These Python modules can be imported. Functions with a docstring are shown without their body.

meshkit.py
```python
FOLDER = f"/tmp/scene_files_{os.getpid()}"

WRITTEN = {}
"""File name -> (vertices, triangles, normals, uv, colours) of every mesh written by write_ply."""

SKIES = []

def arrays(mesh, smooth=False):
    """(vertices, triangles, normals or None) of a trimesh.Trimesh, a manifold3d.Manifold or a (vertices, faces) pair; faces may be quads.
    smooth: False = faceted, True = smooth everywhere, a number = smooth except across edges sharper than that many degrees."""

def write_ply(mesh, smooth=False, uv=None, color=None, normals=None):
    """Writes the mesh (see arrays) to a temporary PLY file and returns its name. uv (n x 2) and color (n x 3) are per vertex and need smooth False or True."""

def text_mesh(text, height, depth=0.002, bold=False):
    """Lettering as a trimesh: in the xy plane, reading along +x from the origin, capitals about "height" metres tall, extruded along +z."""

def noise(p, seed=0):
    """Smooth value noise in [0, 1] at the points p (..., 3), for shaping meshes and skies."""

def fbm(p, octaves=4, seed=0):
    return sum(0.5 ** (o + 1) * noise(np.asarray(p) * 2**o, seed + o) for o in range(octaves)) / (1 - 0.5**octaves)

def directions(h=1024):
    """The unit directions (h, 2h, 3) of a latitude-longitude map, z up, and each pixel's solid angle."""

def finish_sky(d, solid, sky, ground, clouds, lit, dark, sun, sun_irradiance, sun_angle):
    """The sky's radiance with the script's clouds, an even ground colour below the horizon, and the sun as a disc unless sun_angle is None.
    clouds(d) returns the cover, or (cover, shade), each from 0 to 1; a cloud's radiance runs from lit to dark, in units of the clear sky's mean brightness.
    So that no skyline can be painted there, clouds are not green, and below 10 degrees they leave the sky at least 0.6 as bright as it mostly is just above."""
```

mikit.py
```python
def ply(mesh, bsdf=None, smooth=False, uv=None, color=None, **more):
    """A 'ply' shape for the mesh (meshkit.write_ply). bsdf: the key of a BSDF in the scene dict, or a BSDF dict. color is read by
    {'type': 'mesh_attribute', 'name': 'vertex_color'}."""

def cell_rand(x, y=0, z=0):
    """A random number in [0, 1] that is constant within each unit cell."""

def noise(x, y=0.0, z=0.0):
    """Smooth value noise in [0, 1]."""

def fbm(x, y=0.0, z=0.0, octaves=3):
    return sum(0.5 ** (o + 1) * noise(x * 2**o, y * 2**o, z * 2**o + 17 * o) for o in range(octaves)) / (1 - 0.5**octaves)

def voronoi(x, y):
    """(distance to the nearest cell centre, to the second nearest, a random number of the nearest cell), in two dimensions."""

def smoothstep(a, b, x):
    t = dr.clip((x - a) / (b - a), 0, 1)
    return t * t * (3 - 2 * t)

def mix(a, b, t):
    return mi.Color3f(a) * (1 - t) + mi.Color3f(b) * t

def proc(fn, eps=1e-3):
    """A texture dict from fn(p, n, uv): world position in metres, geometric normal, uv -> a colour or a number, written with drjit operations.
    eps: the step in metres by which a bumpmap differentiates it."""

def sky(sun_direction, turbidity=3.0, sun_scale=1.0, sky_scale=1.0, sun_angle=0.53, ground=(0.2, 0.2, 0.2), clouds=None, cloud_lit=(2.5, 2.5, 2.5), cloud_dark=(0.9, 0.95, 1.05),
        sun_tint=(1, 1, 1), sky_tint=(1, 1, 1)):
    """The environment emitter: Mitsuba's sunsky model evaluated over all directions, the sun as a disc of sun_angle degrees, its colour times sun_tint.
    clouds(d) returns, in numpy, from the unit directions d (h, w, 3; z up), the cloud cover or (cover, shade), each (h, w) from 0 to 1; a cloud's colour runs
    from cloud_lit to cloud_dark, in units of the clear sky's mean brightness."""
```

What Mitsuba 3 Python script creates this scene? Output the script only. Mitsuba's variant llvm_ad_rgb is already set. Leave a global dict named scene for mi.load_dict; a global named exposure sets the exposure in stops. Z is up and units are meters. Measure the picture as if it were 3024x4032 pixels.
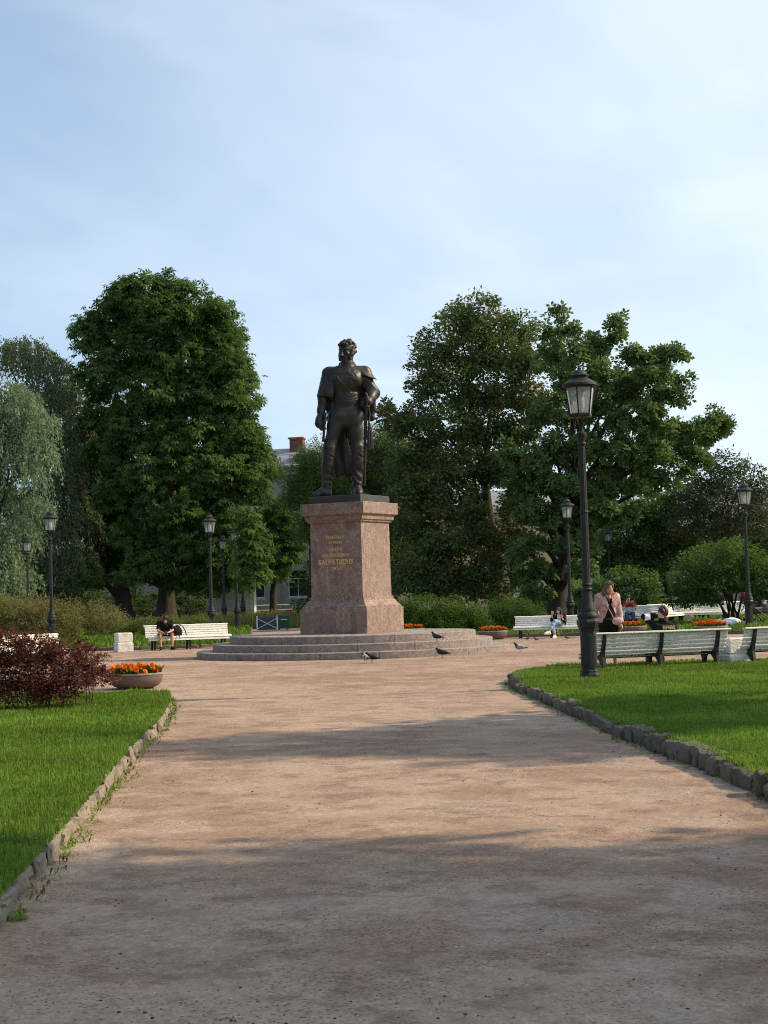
import math, random
import numpy as np, trimesh, manifold3d as m3, shapely.geometry as sg
import drjit as dr, mitsuba as mi
import mikit, meshkit

T = mi.ScalarTransform4f
scene, labels = {}, {}
exposure = 1.9

# ---------------------------------------------------------------- camera, sky and sun
EYE, F, W0, H0 = 1.58, 6500.0, 3024.0, 4032.0
PITCH = math.atan(324.0 / F)
FWD = np.array([0.0, math.cos(PITCH), math.sin(PITCH)])
UP0 = np.array([0.028, 0.0, 1.0])
RIGHT = np.cross(FWD, UP0); RIGHT /= np.linalg.norm(RIGHT)
UP = np.cross(RIGHT, FWD)
scene['camera'] = {'type': 'perspective', 'fov': math.degrees(2 * math.atan(W0 / 2 / F)), 'fov_axis': 'x', 'near_clip': 0.1, 'far_clip': 3000.0,
                   'to_world': T().look_at(origin=[0, 0, EYE], target=(np.array([0, 0, EYE]) + FWD).tolist(), up=UP0.tolist())}
SUN_AZ, SUN_EL = math.radians(4.0), math.radians(37.0)
SUN = [math.cos(SUN_AZ) * math.cos(SUN_EL), math.sin(SUN_AZ) * math.cos(SUN_EL), math.sin(SUN_EL)]


def cloud_cover(d):
    """Thin high cirrus veil, denser towards the sun's side and the horizon."""
    z = np.maximum(d[..., 2], 0.02) + 0.30
    u, w = d[..., 0] / z, d[..., 1] / z
    q = np.stack([0.86 * u + 0.5 * w, -0.5 * u + 0.86 * w, 0 * u], -1)
    warp = meshkit.fbm(q * 1.5 + 2.0, 3, 2)[..., None] * np.array([1.0, 0.6, 0.0])
    wisp = meshkit.fbm((q + 0.7 * warp) * np.array([3.2, 5.2, 1.0]) + 3.7, 6, seed=4)
    fine = meshkit.fbm((q + 0.5 * warp) * np.array([11.0, 17.0, 1.0]) + 9.1, 4, seed=9)
    big = meshkit.fbm(q * np.array([1.3, 1.7, 1.0]) + 5.0, 4, seed=12)
    az = d[..., 0] / np.sqrt(d[..., 0] ** 2 + d[..., 1] ** 2 + 1e-9)
    base = 0.44 + 1.0 * np.clip(az + 0.03, -0.25, 0.34) + 0.10 * np.exp(-d[..., 2] / 0.12)
    c = base + 0.26 * (wisp - 0.5) + 0.12 * (fine - 0.5) + 0.42 * (big - 0.5)
    return np.clip(c, 0.04, 0.95), np.clip(0.85 - 0.55 * wisp - 0.25 * fine, 0, 1)


scene['sky'] = mikit.sky(SUN, turbidity=3, clouds=cloud_cover, cloud_lit=(3.35, 3.62, 3.9), cloud_dark=(2.7, 3.05, 3.45), sky_tint=(0.92, 1.06, 1.12), sun_tint=(1.0, 0.955, 0.89))


def ray(px, py):
    return FWD + RIGHT * ((px - W0 / 2) / F) + UP * ((H0 / 2 - py) / F)


def gp(px, py, z=0.0):
    """The point at height z that the photograph shows at this pixel."""
    r = ray(px, py)
    return np.array([0, 0, EYE]) + r * ((z - EYE) / r[2])


def at(px, py, y):
    """The point at y metres from the camera that the photograph shows at this pixel."""
    r = ray(px, py)
    return np.array([0, 0, EYE]) + r * (y / r[1])


# ---------------------------------------------------------------- helpers
def ref(k):
    return {'type': 'ref', 'id': k}


def rgb(*c):
    return {'type': 'rgb', 'value': list(map(float, c))}


COLOR = {'type': 'mesh_attribute', 'name': 'vertex_color'}


def mat(key, base, rough=0.6, **more):
    base = rgb(*base) if isinstance(base, (tuple, list)) else base
    scene[key] = {'type': 'twosided', 'bsdf': {'type': 'principled', 'base_color': base, 'roughness': rough, **more}}


def leaf_mat(key, trans=0.5, rough=0.5, spec=0.35):
    scene[key] = {'type': 'principledthin', 'base_color': COLOR, 'roughness': rough, 'diff_trans': trans, 'eta': 1.4, 'spec_trans': 0.0}


def bumped(key, base, rough, fn, scale=1.0, eps=0.004, **more):
    base = rgb(*base) if isinstance(base, (tuple, list)) else base
    scene[key] = {'type': 'twosided', 'bsdf': {'type': 'bumpmap', 'arbitrary': mikit.proc(fn, eps), 'scale': scale,
                                               'bsdf': {'type': 'principled', 'base_color': base, 'roughness': rough, **more}}}


class MB:
    """Collects (vertices, triangles[, colours]) into one mesh."""
    def __init__(self):
        self.v, self.f, self.c, self.n = [], [], [], 0

    def add(self, v, f, c=None):
        v, f = np.asarray(v, float), np.asarray(f, int)
        if f.shape[1] == 4:
            f = np.vstack([f[:, [0, 1, 2]], f[:, [0, 2, 3]]])
        self.v.append(v); self.f.append(f + self.n); self.n += len(v)
        if c is not None:
            self.c.append(np.broadcast_to(np.asarray(c, float), (len(v), 3)))
        return self

    def mesh(self):
        return trimesh.Trimesh(np.vstack(self.v), np.vstack(self.f), process=False)

    def colors(self):
        return np.vstack(self.c) if self.c else None


def as_mesh(m):
    if isinstance(m, MB):
        return m.mesh()
    if isinstance(m, (tuple, list)):
        return MB().add(*m[:2]).mesh()
    if hasattr(m, 'to_mesh'):
        q = m.to_mesh()
        return trimesh.Trimesh(q.vert_properties[:, :3], q.tri_verts, process=False)
    return m


def shape(m, bsdf, smooth=False, color=None):
    if isinstance(m, MB) and color is None:
        color = m.colors()
    m = as_mesh(m)
    if color is not None:
        color = np.atleast_2d(np.asarray(color, float))
        if len(color) != len(m.vertices):      # one colour for all
            color = np.tile(color[0], (len(m.vertices), 1))
        smooth = bool(smooth)
    return mikit.ply(m, bsdf, smooth=smooth, color=color)


def put(key, m, bsdf, smooth=False, color=None, M=None):
    d = m if isinstance(m, dict) else shape(m, bsdf, smooth, color)
    scene[key] = {**d, 'to_world': M} if M is not None else d
    return key


def tag(key, label=None, cat=None, group=None, kind=None):
    e = {}
    if label: e['label'] = label
    if cat: e['category'] = cat
    if group: e['group'] = group
    if kind: e['kind'] = kind
    labels[key] = e
    return key


def num(name, i):
    return name if i == 0 else f'{name}_{i:03d}'


class Kit(list):
    """A thing's parts as (name, shape dict); place() adds one copy of the thing."""
    def part(self, name, m, bsdf, smooth=False, color=None):
        used = [n for n, _ in self]
        k, i = name, 0
        while k in used:
            i += 1; k = f'{name}_{i:03d}'
        self.append((k, shape(m, bsdf, smooth, color)))
        return k

    def place(self, key, M, label, cat, group=None, skip=()):
        for n, d in self:
            if n not in skip:
                scene[f'{key}__{n}'] = {**d, 'to_world': M}
        return tag(key, label, cat, group)


def pose(p, rz=0.0, s=1.0):
    """rz in degrees about the vertical."""
    return T().translate([float(x) for x in p]).rotate([0, 0, 1], float(rz)).scale(float(s))


def bx(cx, cy, cz, sx, sy, sz, b=0.0):
    """A box, its edges chamfered by b."""
    if b <= 0:
        m = trimesh.creation.box((sx, sy, sz)); m.apply_translation((cx, cy, cz))
        return m.vertices, m.faces
    hx, hy, hz = sx / 2, sy / 2, sz / 2
    pts = [(x * (hx - (b if a != 0 else 0)), y * (hy - (b if a != 1 else 0)), z * (hz - (b if a != 2 else 0)))
           for x in (-1, 1) for y in (-1, 1) for z in (-1, 1) for a in range(3)]
    m = as_mesh(m3.Manifold.hull_points(np.array(pts, float)))
    return m.vertices + (cx, cy, cz), m.faces


def lathe(profile, n=24, phase=0.0, flute=None):
    """profile: (radius, z) pairs from the bottom up."""
    pr = np.array(profile, float)
    a = np.arange(n) * 2 * np.pi / n + phase
    v = []
    for k, (r, z) in enumerate(pr):
        rr = r * (1 - (flute[k] if flute is not None else 0) * (np.arange(n) % 2))
        v.append(np.stack([rr * np.cos(a), rr * np.sin(a), np.full(n, z)], 1))
    f = []
    for k in range(len(pr) - 1):
        i = np.arange(n); j = (i + 1) % n
        f.append(np.stack([k * n + i, k * n + j, (k + 1) * n + j, (k + 1) * n + i], 1))
    v = np.vstack(v)
    f = np.vstack(f)
    f = np.vstack([f[:, [0, 1, 2]], f[:, [0, 2, 3]]])
    caps = []
    if pr[0, 0] > 1e-4:
        caps += [[len(v), (i + 1) % n, i] for i in range(n)]; v = np.vstack([v, [[0, 0, pr[0, 1]]]])
    if pr[-1, 0] > 1e-4:
        o = (len(pr) - 1) * n
        caps += [[len(v), o + i, o + (i + 1) % n] for i in range(n)]; v = np.vstack([v, [[0, 0, pr[-1, 1]]]])
    return v, np.vstack([f, caps]) if caps else f


def tube(pts, radii, sides=6, cap=True):
    pts = np.asarray(pts, float)
    radii = np.broadcast_to(radii, len(pts))
    t = np.gradient(pts, axis=0); t /= np.linalg.norm(t, axis=1, keepdims=True) + 1e-12
    u = np.cross(t[0], [0, 0, 1] if abs(t[0][2]) < 0.9 else [1, 0, 0]); u /= np.linalg.norm(u)
    v, a = [], np.arange(sides) * 2 * np.pi / sides
    for k in range(len(pts)):
        u = u - t[k] * (u @ t[k]); u /= np.linalg.norm(u) + 1e-12
        w = np.cross(t[k], u)
        v.append(pts[k] + radii[k] * (np.cos(a)[:, None] * u + np.sin(a)[:, None] * w))
    f, i = [], np.arange(sides)
    for k in range(len(pts) - 1):
        f.append(np.stack([k * sides + i, k * sides + (i + 1) % sides, (k + 1) * sides + (i + 1) % sides, (k + 1) * sides + i], 1))
    f = np.vstack(f); f = np.vstack([f[:, [0, 1, 2]], f[:, [0, 2, 3]]])
    v = np.vstack(v)
    if cap:
        n = len(v)
        v = np.vstack([v, pts[0], pts[-1]])
        o = (len(pts) - 1) * sides
        f = np.vstack([f, [[n, (k + 1) % sides, k] for k in range(sides)], [[n + 1, o + k, o + (k + 1) % sides] for k in range(sides)]])
    return v, f


def extrude(poly, depth):
    m = trimesh.creation.extrude_polygon(poly if hasattr(poly, 'exterior') else sg.Polygon(poly), depth, engine='earcut')
    return np.array(m.vertices), np.array(m.faces)


def moved(vf, p=(0, 0, 0), R=None):
    v = np.asarray(vf[0], float)
    if R is not None: v = v @ np.asarray(R, float).T
    return v + np.asarray(p, float), vf[1]


def rot(axis, deg):
    return trimesh.transformations.rotation_matrix(math.radians(deg), axis)[:3, :3]


def scatter(tv, tf, pos, ax, nrm, s):
    """Copies of a small template (x along ax, z along nrm) at many points: (v, f)."""
    ax = ax / (np.linalg.norm(ax, axis=1, keepdims=True) + 1e-12)
    nrm = nrm - ax * (nrm * ax).sum(1, keepdims=True); nrm /= np.linalg.norm(nrm, axis=1, keepdims=True) + 1e-12
    by = np.cross(nrm, ax)
    tv = np.asarray(tv, float)
    s = np.broadcast_to(s, len(pos))
    v = pos[:, None] + s[:, None, None] * (tv[None, :, :1] * ax[:, None] + tv[None, :, 1:2] * by[:, None] + tv[None, :, 2:] * nrm[:, None])
    f = np.asarray(tf)[None] + (np.arange(len(pos)) * len(tv))[:, None, None]
    return v.reshape(-1, 3), f.reshape(-1, f.shape[-1])


def unit(rng, n):
    d = rng.normal(size=(n, 3)); return d / np.linalg.norm(d, axis=1, keepdims=True)


# ---------------------------------------------------------------- materials
fbm, noise, sstep, mix = mikit.fbm, mikit.noise, mikit.smoothstep, mikit.mix


def gravel_color(p, n, uv):
    a = fbm(p.x * 0.28, p.y * 0.34, 0, 3)
    b = fbm(p.x * 1.5 + 9, p.y * 1.8, 2, 4)
    s = fbm(p.x * 4.5, p.y * 5.0, 8, 4)
    c = fbm(p.x * 26, p.y * 26, 5, 3)
    g = mikit.cell_rand(p.x * 95, p.y * 95, 1)
    col = mix((0.214, 0.150, 0.110), (0.298, 0.226, 0.172), sstep(0.3, 0.7, a * 0.45 + b * 0.55))
    col = mix(col, (0.150, 0.102, 0.078), sstep(0.50, 0.70, s) * 0.55)
    col = mix(col, (0.315, 0.255, 0.205), sstep(0.54, 0.70, fbm(p.x * 1.9 + 31, p.y * 2.0, 3, 4)) * 0.45)
    col = col * (0.62 + 0.48 * c + 0.32 * g)
    e1, e2, w2 = mikit.voronoi(p.x * 38, p.y * 38)
    dark2 = sstep(0.42, 0.2, e1) * sstep(0.62, 0.74, w2) * sstep(0.36, 0.60, fbm(p.x * 2.3, p.y * 2.9, 7, 3))
    light = sstep(0.34, 0.2, e1) * sstep(0.06, 0.02, w2)
    col = mix(col, (0.085, 0.058, 0.042), dark2 * 0.65)
    return mix(col, (0.46, 0.42, 0.38), light * 0.5)


def gravel_bump(p, n, uv):
    e1, e2, w2 = mikit.voronoi(p.x * 40, p.y * 40)
    return 0.020 * fbm(p.x * 2.2, p.y * 2.2, 0, 3) + 0.006 * fbm(p.x * 22, p.y * 22, 4, 3) + 0.004 * sstep(0.45, 0.1, e1) * w2


bumped('gravel', mikit.proc(gravel_color), 0.95, gravel_bump, 1.0, 0.006, specular=0.2)
mat('soil', mikit.proc(lambda p, n, uv: mix((0.05, 0.075, 0.02), (0.09, 0.085, 0.04), fbm(p.x * 3, p.y * 3, p.z, 4))), 0.95, specular=0.1)


def granite_fn(a, b, dark, light, streak):
    def fn(p, n, uv):
        u = p.x * 0.9 + p.y * 0.7
        g = fbm(p.x * 6, p.y * 6, p.z * 6 / streak, 4)
        s = fbm(u * 9 + 2.3 * fbm(p.x, p.y, p.z * 2, 2), p.z * 2.0 / streak, p.y * 4, 4)
        k = mikit.cell_rand(p.x * 42 + 3 * noise(p.z * 30), p.y * 42, p.z * 42)
        col = mix(a, b, sstep(0.3, 0.7, g * 0.5 + s * 0.5))
        col = mix(col, dark, sstep(0.56, 0.72, s) * 0.55)
        col = mix(col, light, sstep(0.58, 0.72, fbm(u * 14, p.z * 5, p.x * 7, 3)) * 0.45)
        return mix(col, dark, sstep(0.74, 0.8, k) * 0.7) * (0.9 + 0.25 * mikit.cell_rand(p.x * 75, p.y * 75, p.z * 75))
    return fn


mat('pink_granite', mikit.proc(granite_fn((0.235, 0.165, 0.137), (0.325, 0.248, 0.208), (0.10, 0.072, 0.062), (0.46, 0.37, 0.305), 1.0)), 0.6, specular=0.15)
mat('grey_granite', mikit.proc(granite_fn((0.235, 0.20, 0.18), (0.33, 0.28, 0.25), (0.11, 0.095, 0.09), (0.40, 0.34, 0.30), 0.5)), 0.6, specular=0.15)
mat('plate_bronze', mikit.proc(lambda p, n, uv: mix((0.030, 0.033, 0.033), (0.060, 0.062, 0.056), fbm(p.x * 5, p.y * 5, p.z * 9, 4))), 0.5, specular=0.5)
mat('gold', (0.68, 0.50, 0.23), 0.45, metallic=0.15)


def kerb_fn(p, n, uv):
    g = fbm(p.x * 4, p.y * 4, p.z * 4, 4)
    col = mix((0.085, 0.075, 0.06), (0.19, 0.168, 0.14), g)
    col = mix(col, (0.06, 0.075, 0.03), sstep(0.55, 0.75, fbm(p.x * 7 + 5, p.y * 7, p.z * 12, 3)) * 0.7)
    return col * (0.85 + 0.3 * fbm(p.x * 60, p.y * 60, p.z * 60, 2))


bumped('kerb_stone', mikit.proc(kerb_fn), 0.85, lambda p, n, uv: 0.02 * fbm(p.x * 14, p.y * 14, p.z * 14, 4), 1.0, 0.005, specular=0.2)
bumped('kerb_pale', mikit.proc(lambda p, n, uv: mix(kerb_fn(p, n, uv), (0.27, 0.235, 0.18), 0.45)), 0.85, lambda p, n, uv: 0.02 * fbm(p.x * 14, p.y * 14, p.z * 14, 4), 1.0, 0.005, specular=0.2)
mat('white_paint', mikit.proc(lambda p, n, uv: mix((0.76, 0.75, 0.69), (0.58, 0.57, 0.50), sstep(0.5, 0.8, fbm(p.x * 4, p.y * 4, p.z * 30, 4)) * 0.7)), 0.45)
mat('cast_iron', mikit.proc(lambda p, n, uv: mix((0.016, 0.019, 0.018), (0.034, 0.037, 0.034), fbm(p.x * 9, p.y * 9, p.z * 9, 3))), 0.5, specular=0.3)
mat('bench_iron', (0.014, 0.014, 0.015), 0.5)
bumped('white_concrete', mikit.proc(lambda p, n, uv: mix((0.74, 0.72, 0.66), (0.50, 0.48, 0.42), sstep(0.55, 0.8, fbm(p.x * 5, p.y * 5, p.z * 5, 4)))), 0.8,
       lambda p, n, uv: 0.012 * fbm(p.x * 40, p.y * 40, p.z * 40, 3), 1.0, 0.004)
mat('planter_brown', mikit.proc(lambda p, n, uv: mix((0.115, 0.082, 0.066), (0.17, 0.125, 0.10), fbm(p.x * 4, p.y * 4, p.z * 8, 4))), 0.55)
mat('planter_rim', (0.30, 0.25, 0.21), 0.6)
scene['pane_glass'] = {'type': 'blendbsdf', 'weight': 0.34, 'clear': {'type': 'thindielectric', 'int_ior': 1.5},
                       'dusty': {'type': 'principledthin', 'base_color': rgb(.66, .70, .70), 'roughness': .4, 'diff_trans': 1.1}}
mat('frosted', (0.55, 0.57, 0.58), 0.5)
mat('flower', COLOR, 0.7, specular=0.2)
for _k, _t in (('leaf', 0.85), ('grass_leaf', 0.8), ('willow_leaf', 0.7), ('red_leaf', 0.7)):
    leaf_mat(_k, _t)
mat('bark', mikit.proc(lambda p, n, uv: mix((0.035, 0.03, 0.026), (0.085, 0.073, 0.06), fbm(p.x * 7, p.y * 7, p.z * 2.5, 4))), 0.9, specular=0.15)
mat('twig', (0.05, 0.04, 0.03), 0.9)
# ---------------------------------------------------------------- ground, lawns, kerbs
def sheet(poly, z, n=1):
    tri = trimesh.creation.triangulate_polygon(sg.Polygon(poly), engine='earcut')
    return np.column_stack([tri[0], np.full(len(tri[0]), z)]), tri[1]


put('ground', (np.array([[-600, -60, -.012], [600, -60, -.012], [600, 1500, -.012], [-600, 1500, -.012]]), np.array([[0, 1, 2], [0, 2, 3]])), 'soil')
tag('ground', kind='structure')
# the sandy square and paths: a gently uneven sheet
gx, gy = np.meshgrid(np.linspace(-34, 34, 137), np.linspace(-14, 84, 197), indexing='ij')
gz = 0.016 * (meshkit.fbm(np.stack([gx * 0.5, gy * 0.5, gx * 0], -1), 3, 5) - 0.5)
gi = np.arange(gx.size).reshape(gx.shape)
gq = np.stack([gi[:-1, :-1], gi[1:, :-1], gi[1:, 1:], gi[:-1, 1:]], -1).reshape(-1, 4)
put('gravel_path', (np.stack([gx, gy, gz], -1).reshape(-1, 3), gq), 'gravel', True)
tag('gravel_path', kind='structure')

LAWN_Z = 0.14
rngG = np.random.default_rng(11)


def xy(pts, z=0.0):
    return np.array([gp(a, b, z)[:2] for a, b in pts])


# right lawn beside the path (kerb line from its tip towards the camera) and left lawn
RK = xy([(2090, 2668), (2045, 2676), (2022, 2694), (2060, 2722), (2124, 2750), (2210, 2787), (2293, 2822), (2422, 2884), (2577, 2946), (2747, 3008), (2869, 3054), (3024, 3130)])
RK = np.vstack([RK, RK[-1] + (RK[-1] - RK[-2]) / np.linalg.norm(RK[-1] - RK[-2]) * 9])
far_edge = xy([(2200, 2650), (2420, 2644), (2760, 2634), (3100, 2626)])
RL = np.vstack([RK, [[16, RK[-1][1]], [16, far_edge[-1][1]]], far_edge[::-1]])
LK = np.vstack([xy([(440, 2722), (545, 2716), (618, 2722)], .17), xy([(652, 2752), (660, 2790), (612, 2880), (536, 2946), (422, 3086), (283, 3262), (108, 3462), (-40, 3640)])])
LK = np.vstack([LK, LK[-1] + (LK[-1] - LK[-2]) / np.linalg.norm(LK[-1] - LK[-2]) * 7])
LL = np.vstack([LK, [[-16, LK[-1][1]], [-16, LK[0][1] + 1.2]]])


def lawn(key, poly, z, label=None):
    """A raised bed of soil with a slightly uneven top."""
    P = sg.Polygon(poly).buffer(-0.09)
    v, f = extrude(P, z)
    put(key, (v, f), 'soil')
    tag(key, kind='structure')
    return P


PR = lawn('lawn', RL, LAWN_Z)
PL = lawn('lawn_001', LL, LAWN_Z)


def kerb(key, line, step, h, wid, bsdf, seed, inset=0.0, gaps=(), rough=0.02, closed=False):
    """A row of separate stones along the line; each stone is an entry of its own."""
    rng = np.random.default_rng(seed)
    line = np.asarray(line, float)
    seg = np.linalg.norm(np.diff(line, axis=0), axis=1); s = np.concatenate([[0], np.cumsum(seg)])
    at_s = lambda t: np.array([np.interp(t, s, line[:, 0]), np.interp(t, s, line[:, 1])])
    t, k = 0.0, 0
    while t < s[-1] - 0.08:
        L = min(step * rng.uniform(0.6, 1.4), s[-1] - t)
        a, b = at_s(t + 0.008), at_s(t + L - 0.008)
        c, d = (a + b) / 2, b - a
        ln = np.linalg.norm(d)
        if ln > 0.06 and not any(g0 < t < g1 for g0, g1 in gaps):
            m = m3.Manifold.cube([ln, wid, h + 0.10], True).refine(5)
            w = as_mesh(m)
            v = np.array(w.vertices)
            half = np.array([ln, wid, h + 0.1]) / 2
            q = v / half
            v *= 1 - 0.07 * (np.abs(q) > 0.9).sum(1, keepdims=True).clip(1, 3) + 0.07
            v += (meshkit.fbm(v * 9 + seed + k * 3.1, 3, k)[:, None] - 0.5) * rough * 2 * q + rng.normal(0, rough * 0.15, v.shape)
            ang = math.degrees(math.atan2(d[1], d[0]))
            R = rot([0, 0, 1], ang + rng.normal(0, 1.5)) @ rot([1, 0, 0], rng.normal(0, 2.5)) @ rot([0, 1, 0], rng.normal(0, 1.2))
            v = v @ R.T + [c[0] + rng.normal(0, rough * .4), c[1] + rng.normal(0, rough * .4), (h - 0.10) / 2 + rng.normal(0, rough * 0.55) - (rng.random() < .2) * rough]
            put(f'{key}__{num("stone", k)}', (v, w.faces), bsdf, 35)
            k += 1
        t += L
    tag(key, kind='structure')


kerb('kerb', RK, 0.42, 0.145, 0.19, 'kerb_stone', 3, rough=0.034)
kerb('kerb_001', LK, 0.5, 0.105, 0.12, 'kerb_pale', 8, rough=0.04)

# the lawns beyond the square, with their dark kerbs, and the path that leads away between them
def gpd(px, d):
    return at(px, 2400, d)[:2]


BL = np.vstack([gpd(-300, 53.4), gpd(300, 53.8), gpd(560, 53.9), gpd(830, 54.3), gpd(985, 57.5), gpd(985, 84), [-60, 84], [-60, 53.4]])
BR = np.vstack([gpd(1420, 84), gpd(1420, 58), gpd(1600, 56.4), gpd(2000, 56.0), gpd(2330, 55.6), gpd(2700, 53.6), gpd(3250, 51.5), [60, 51.5], [60, 84]])
PBL = lawn('lawn_002', BL, 0.1)
PBR = lawn('lawn_003', BR, 0.1)
kerb('kerb_002', BL[:6], 1.0, 0.12, 0.16, 'kerb_stone', 21, rough=0.008)
kerb('kerb_003', BR[:7], 1.0, 0.12, 0.16, 'kerb_stone', 22, rough=0.008)
PFAR = [sg.Polygon([(-60, 84.4), (-0.5 - 6.2, 84.4), (-9, 100), (-60, 100)]), sg.Polygon([(-3, 84.4), (60, 84.4), (60, 96), (-3, 100)])]
put('lawn_004', extrude(sg.Polygon([(-90, 84.02), (90, 84.02), (90, 140), (-90, 140)]), 0.08), 'soil'); tag('lawn_004', kind='structure')
mat('asphalt', mikit.proc(lambda p, n, uv: mix((0.05, 0.05, 0.052), (0.08, 0.08, 0.08), fbm(p.x * 3, p.y * 3, 0, 3))), 0.9)
put('street', extrude(sg.Polygon([(-3, 98), (90, 90), (90, 99), (-3, 107)]), 0.10), 'asphalt'); tag('street', kind='structure')

# ---- grass blades
BLADE_V = np.array([[0, -.5, 0], [0, .5, 0], [.55, -.36, .10], [.55, .36, .10], [1.0, 0, .34]]) * [1, .16, 1]
BLADE_F = np.array([[0, 2, 1], [1, 2, 3], [2, 4, 3]])


def in_view(x, y, pad=0.4):
    return np.abs(x + 0.012 * y) < 0.240 * y + pad


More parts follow.
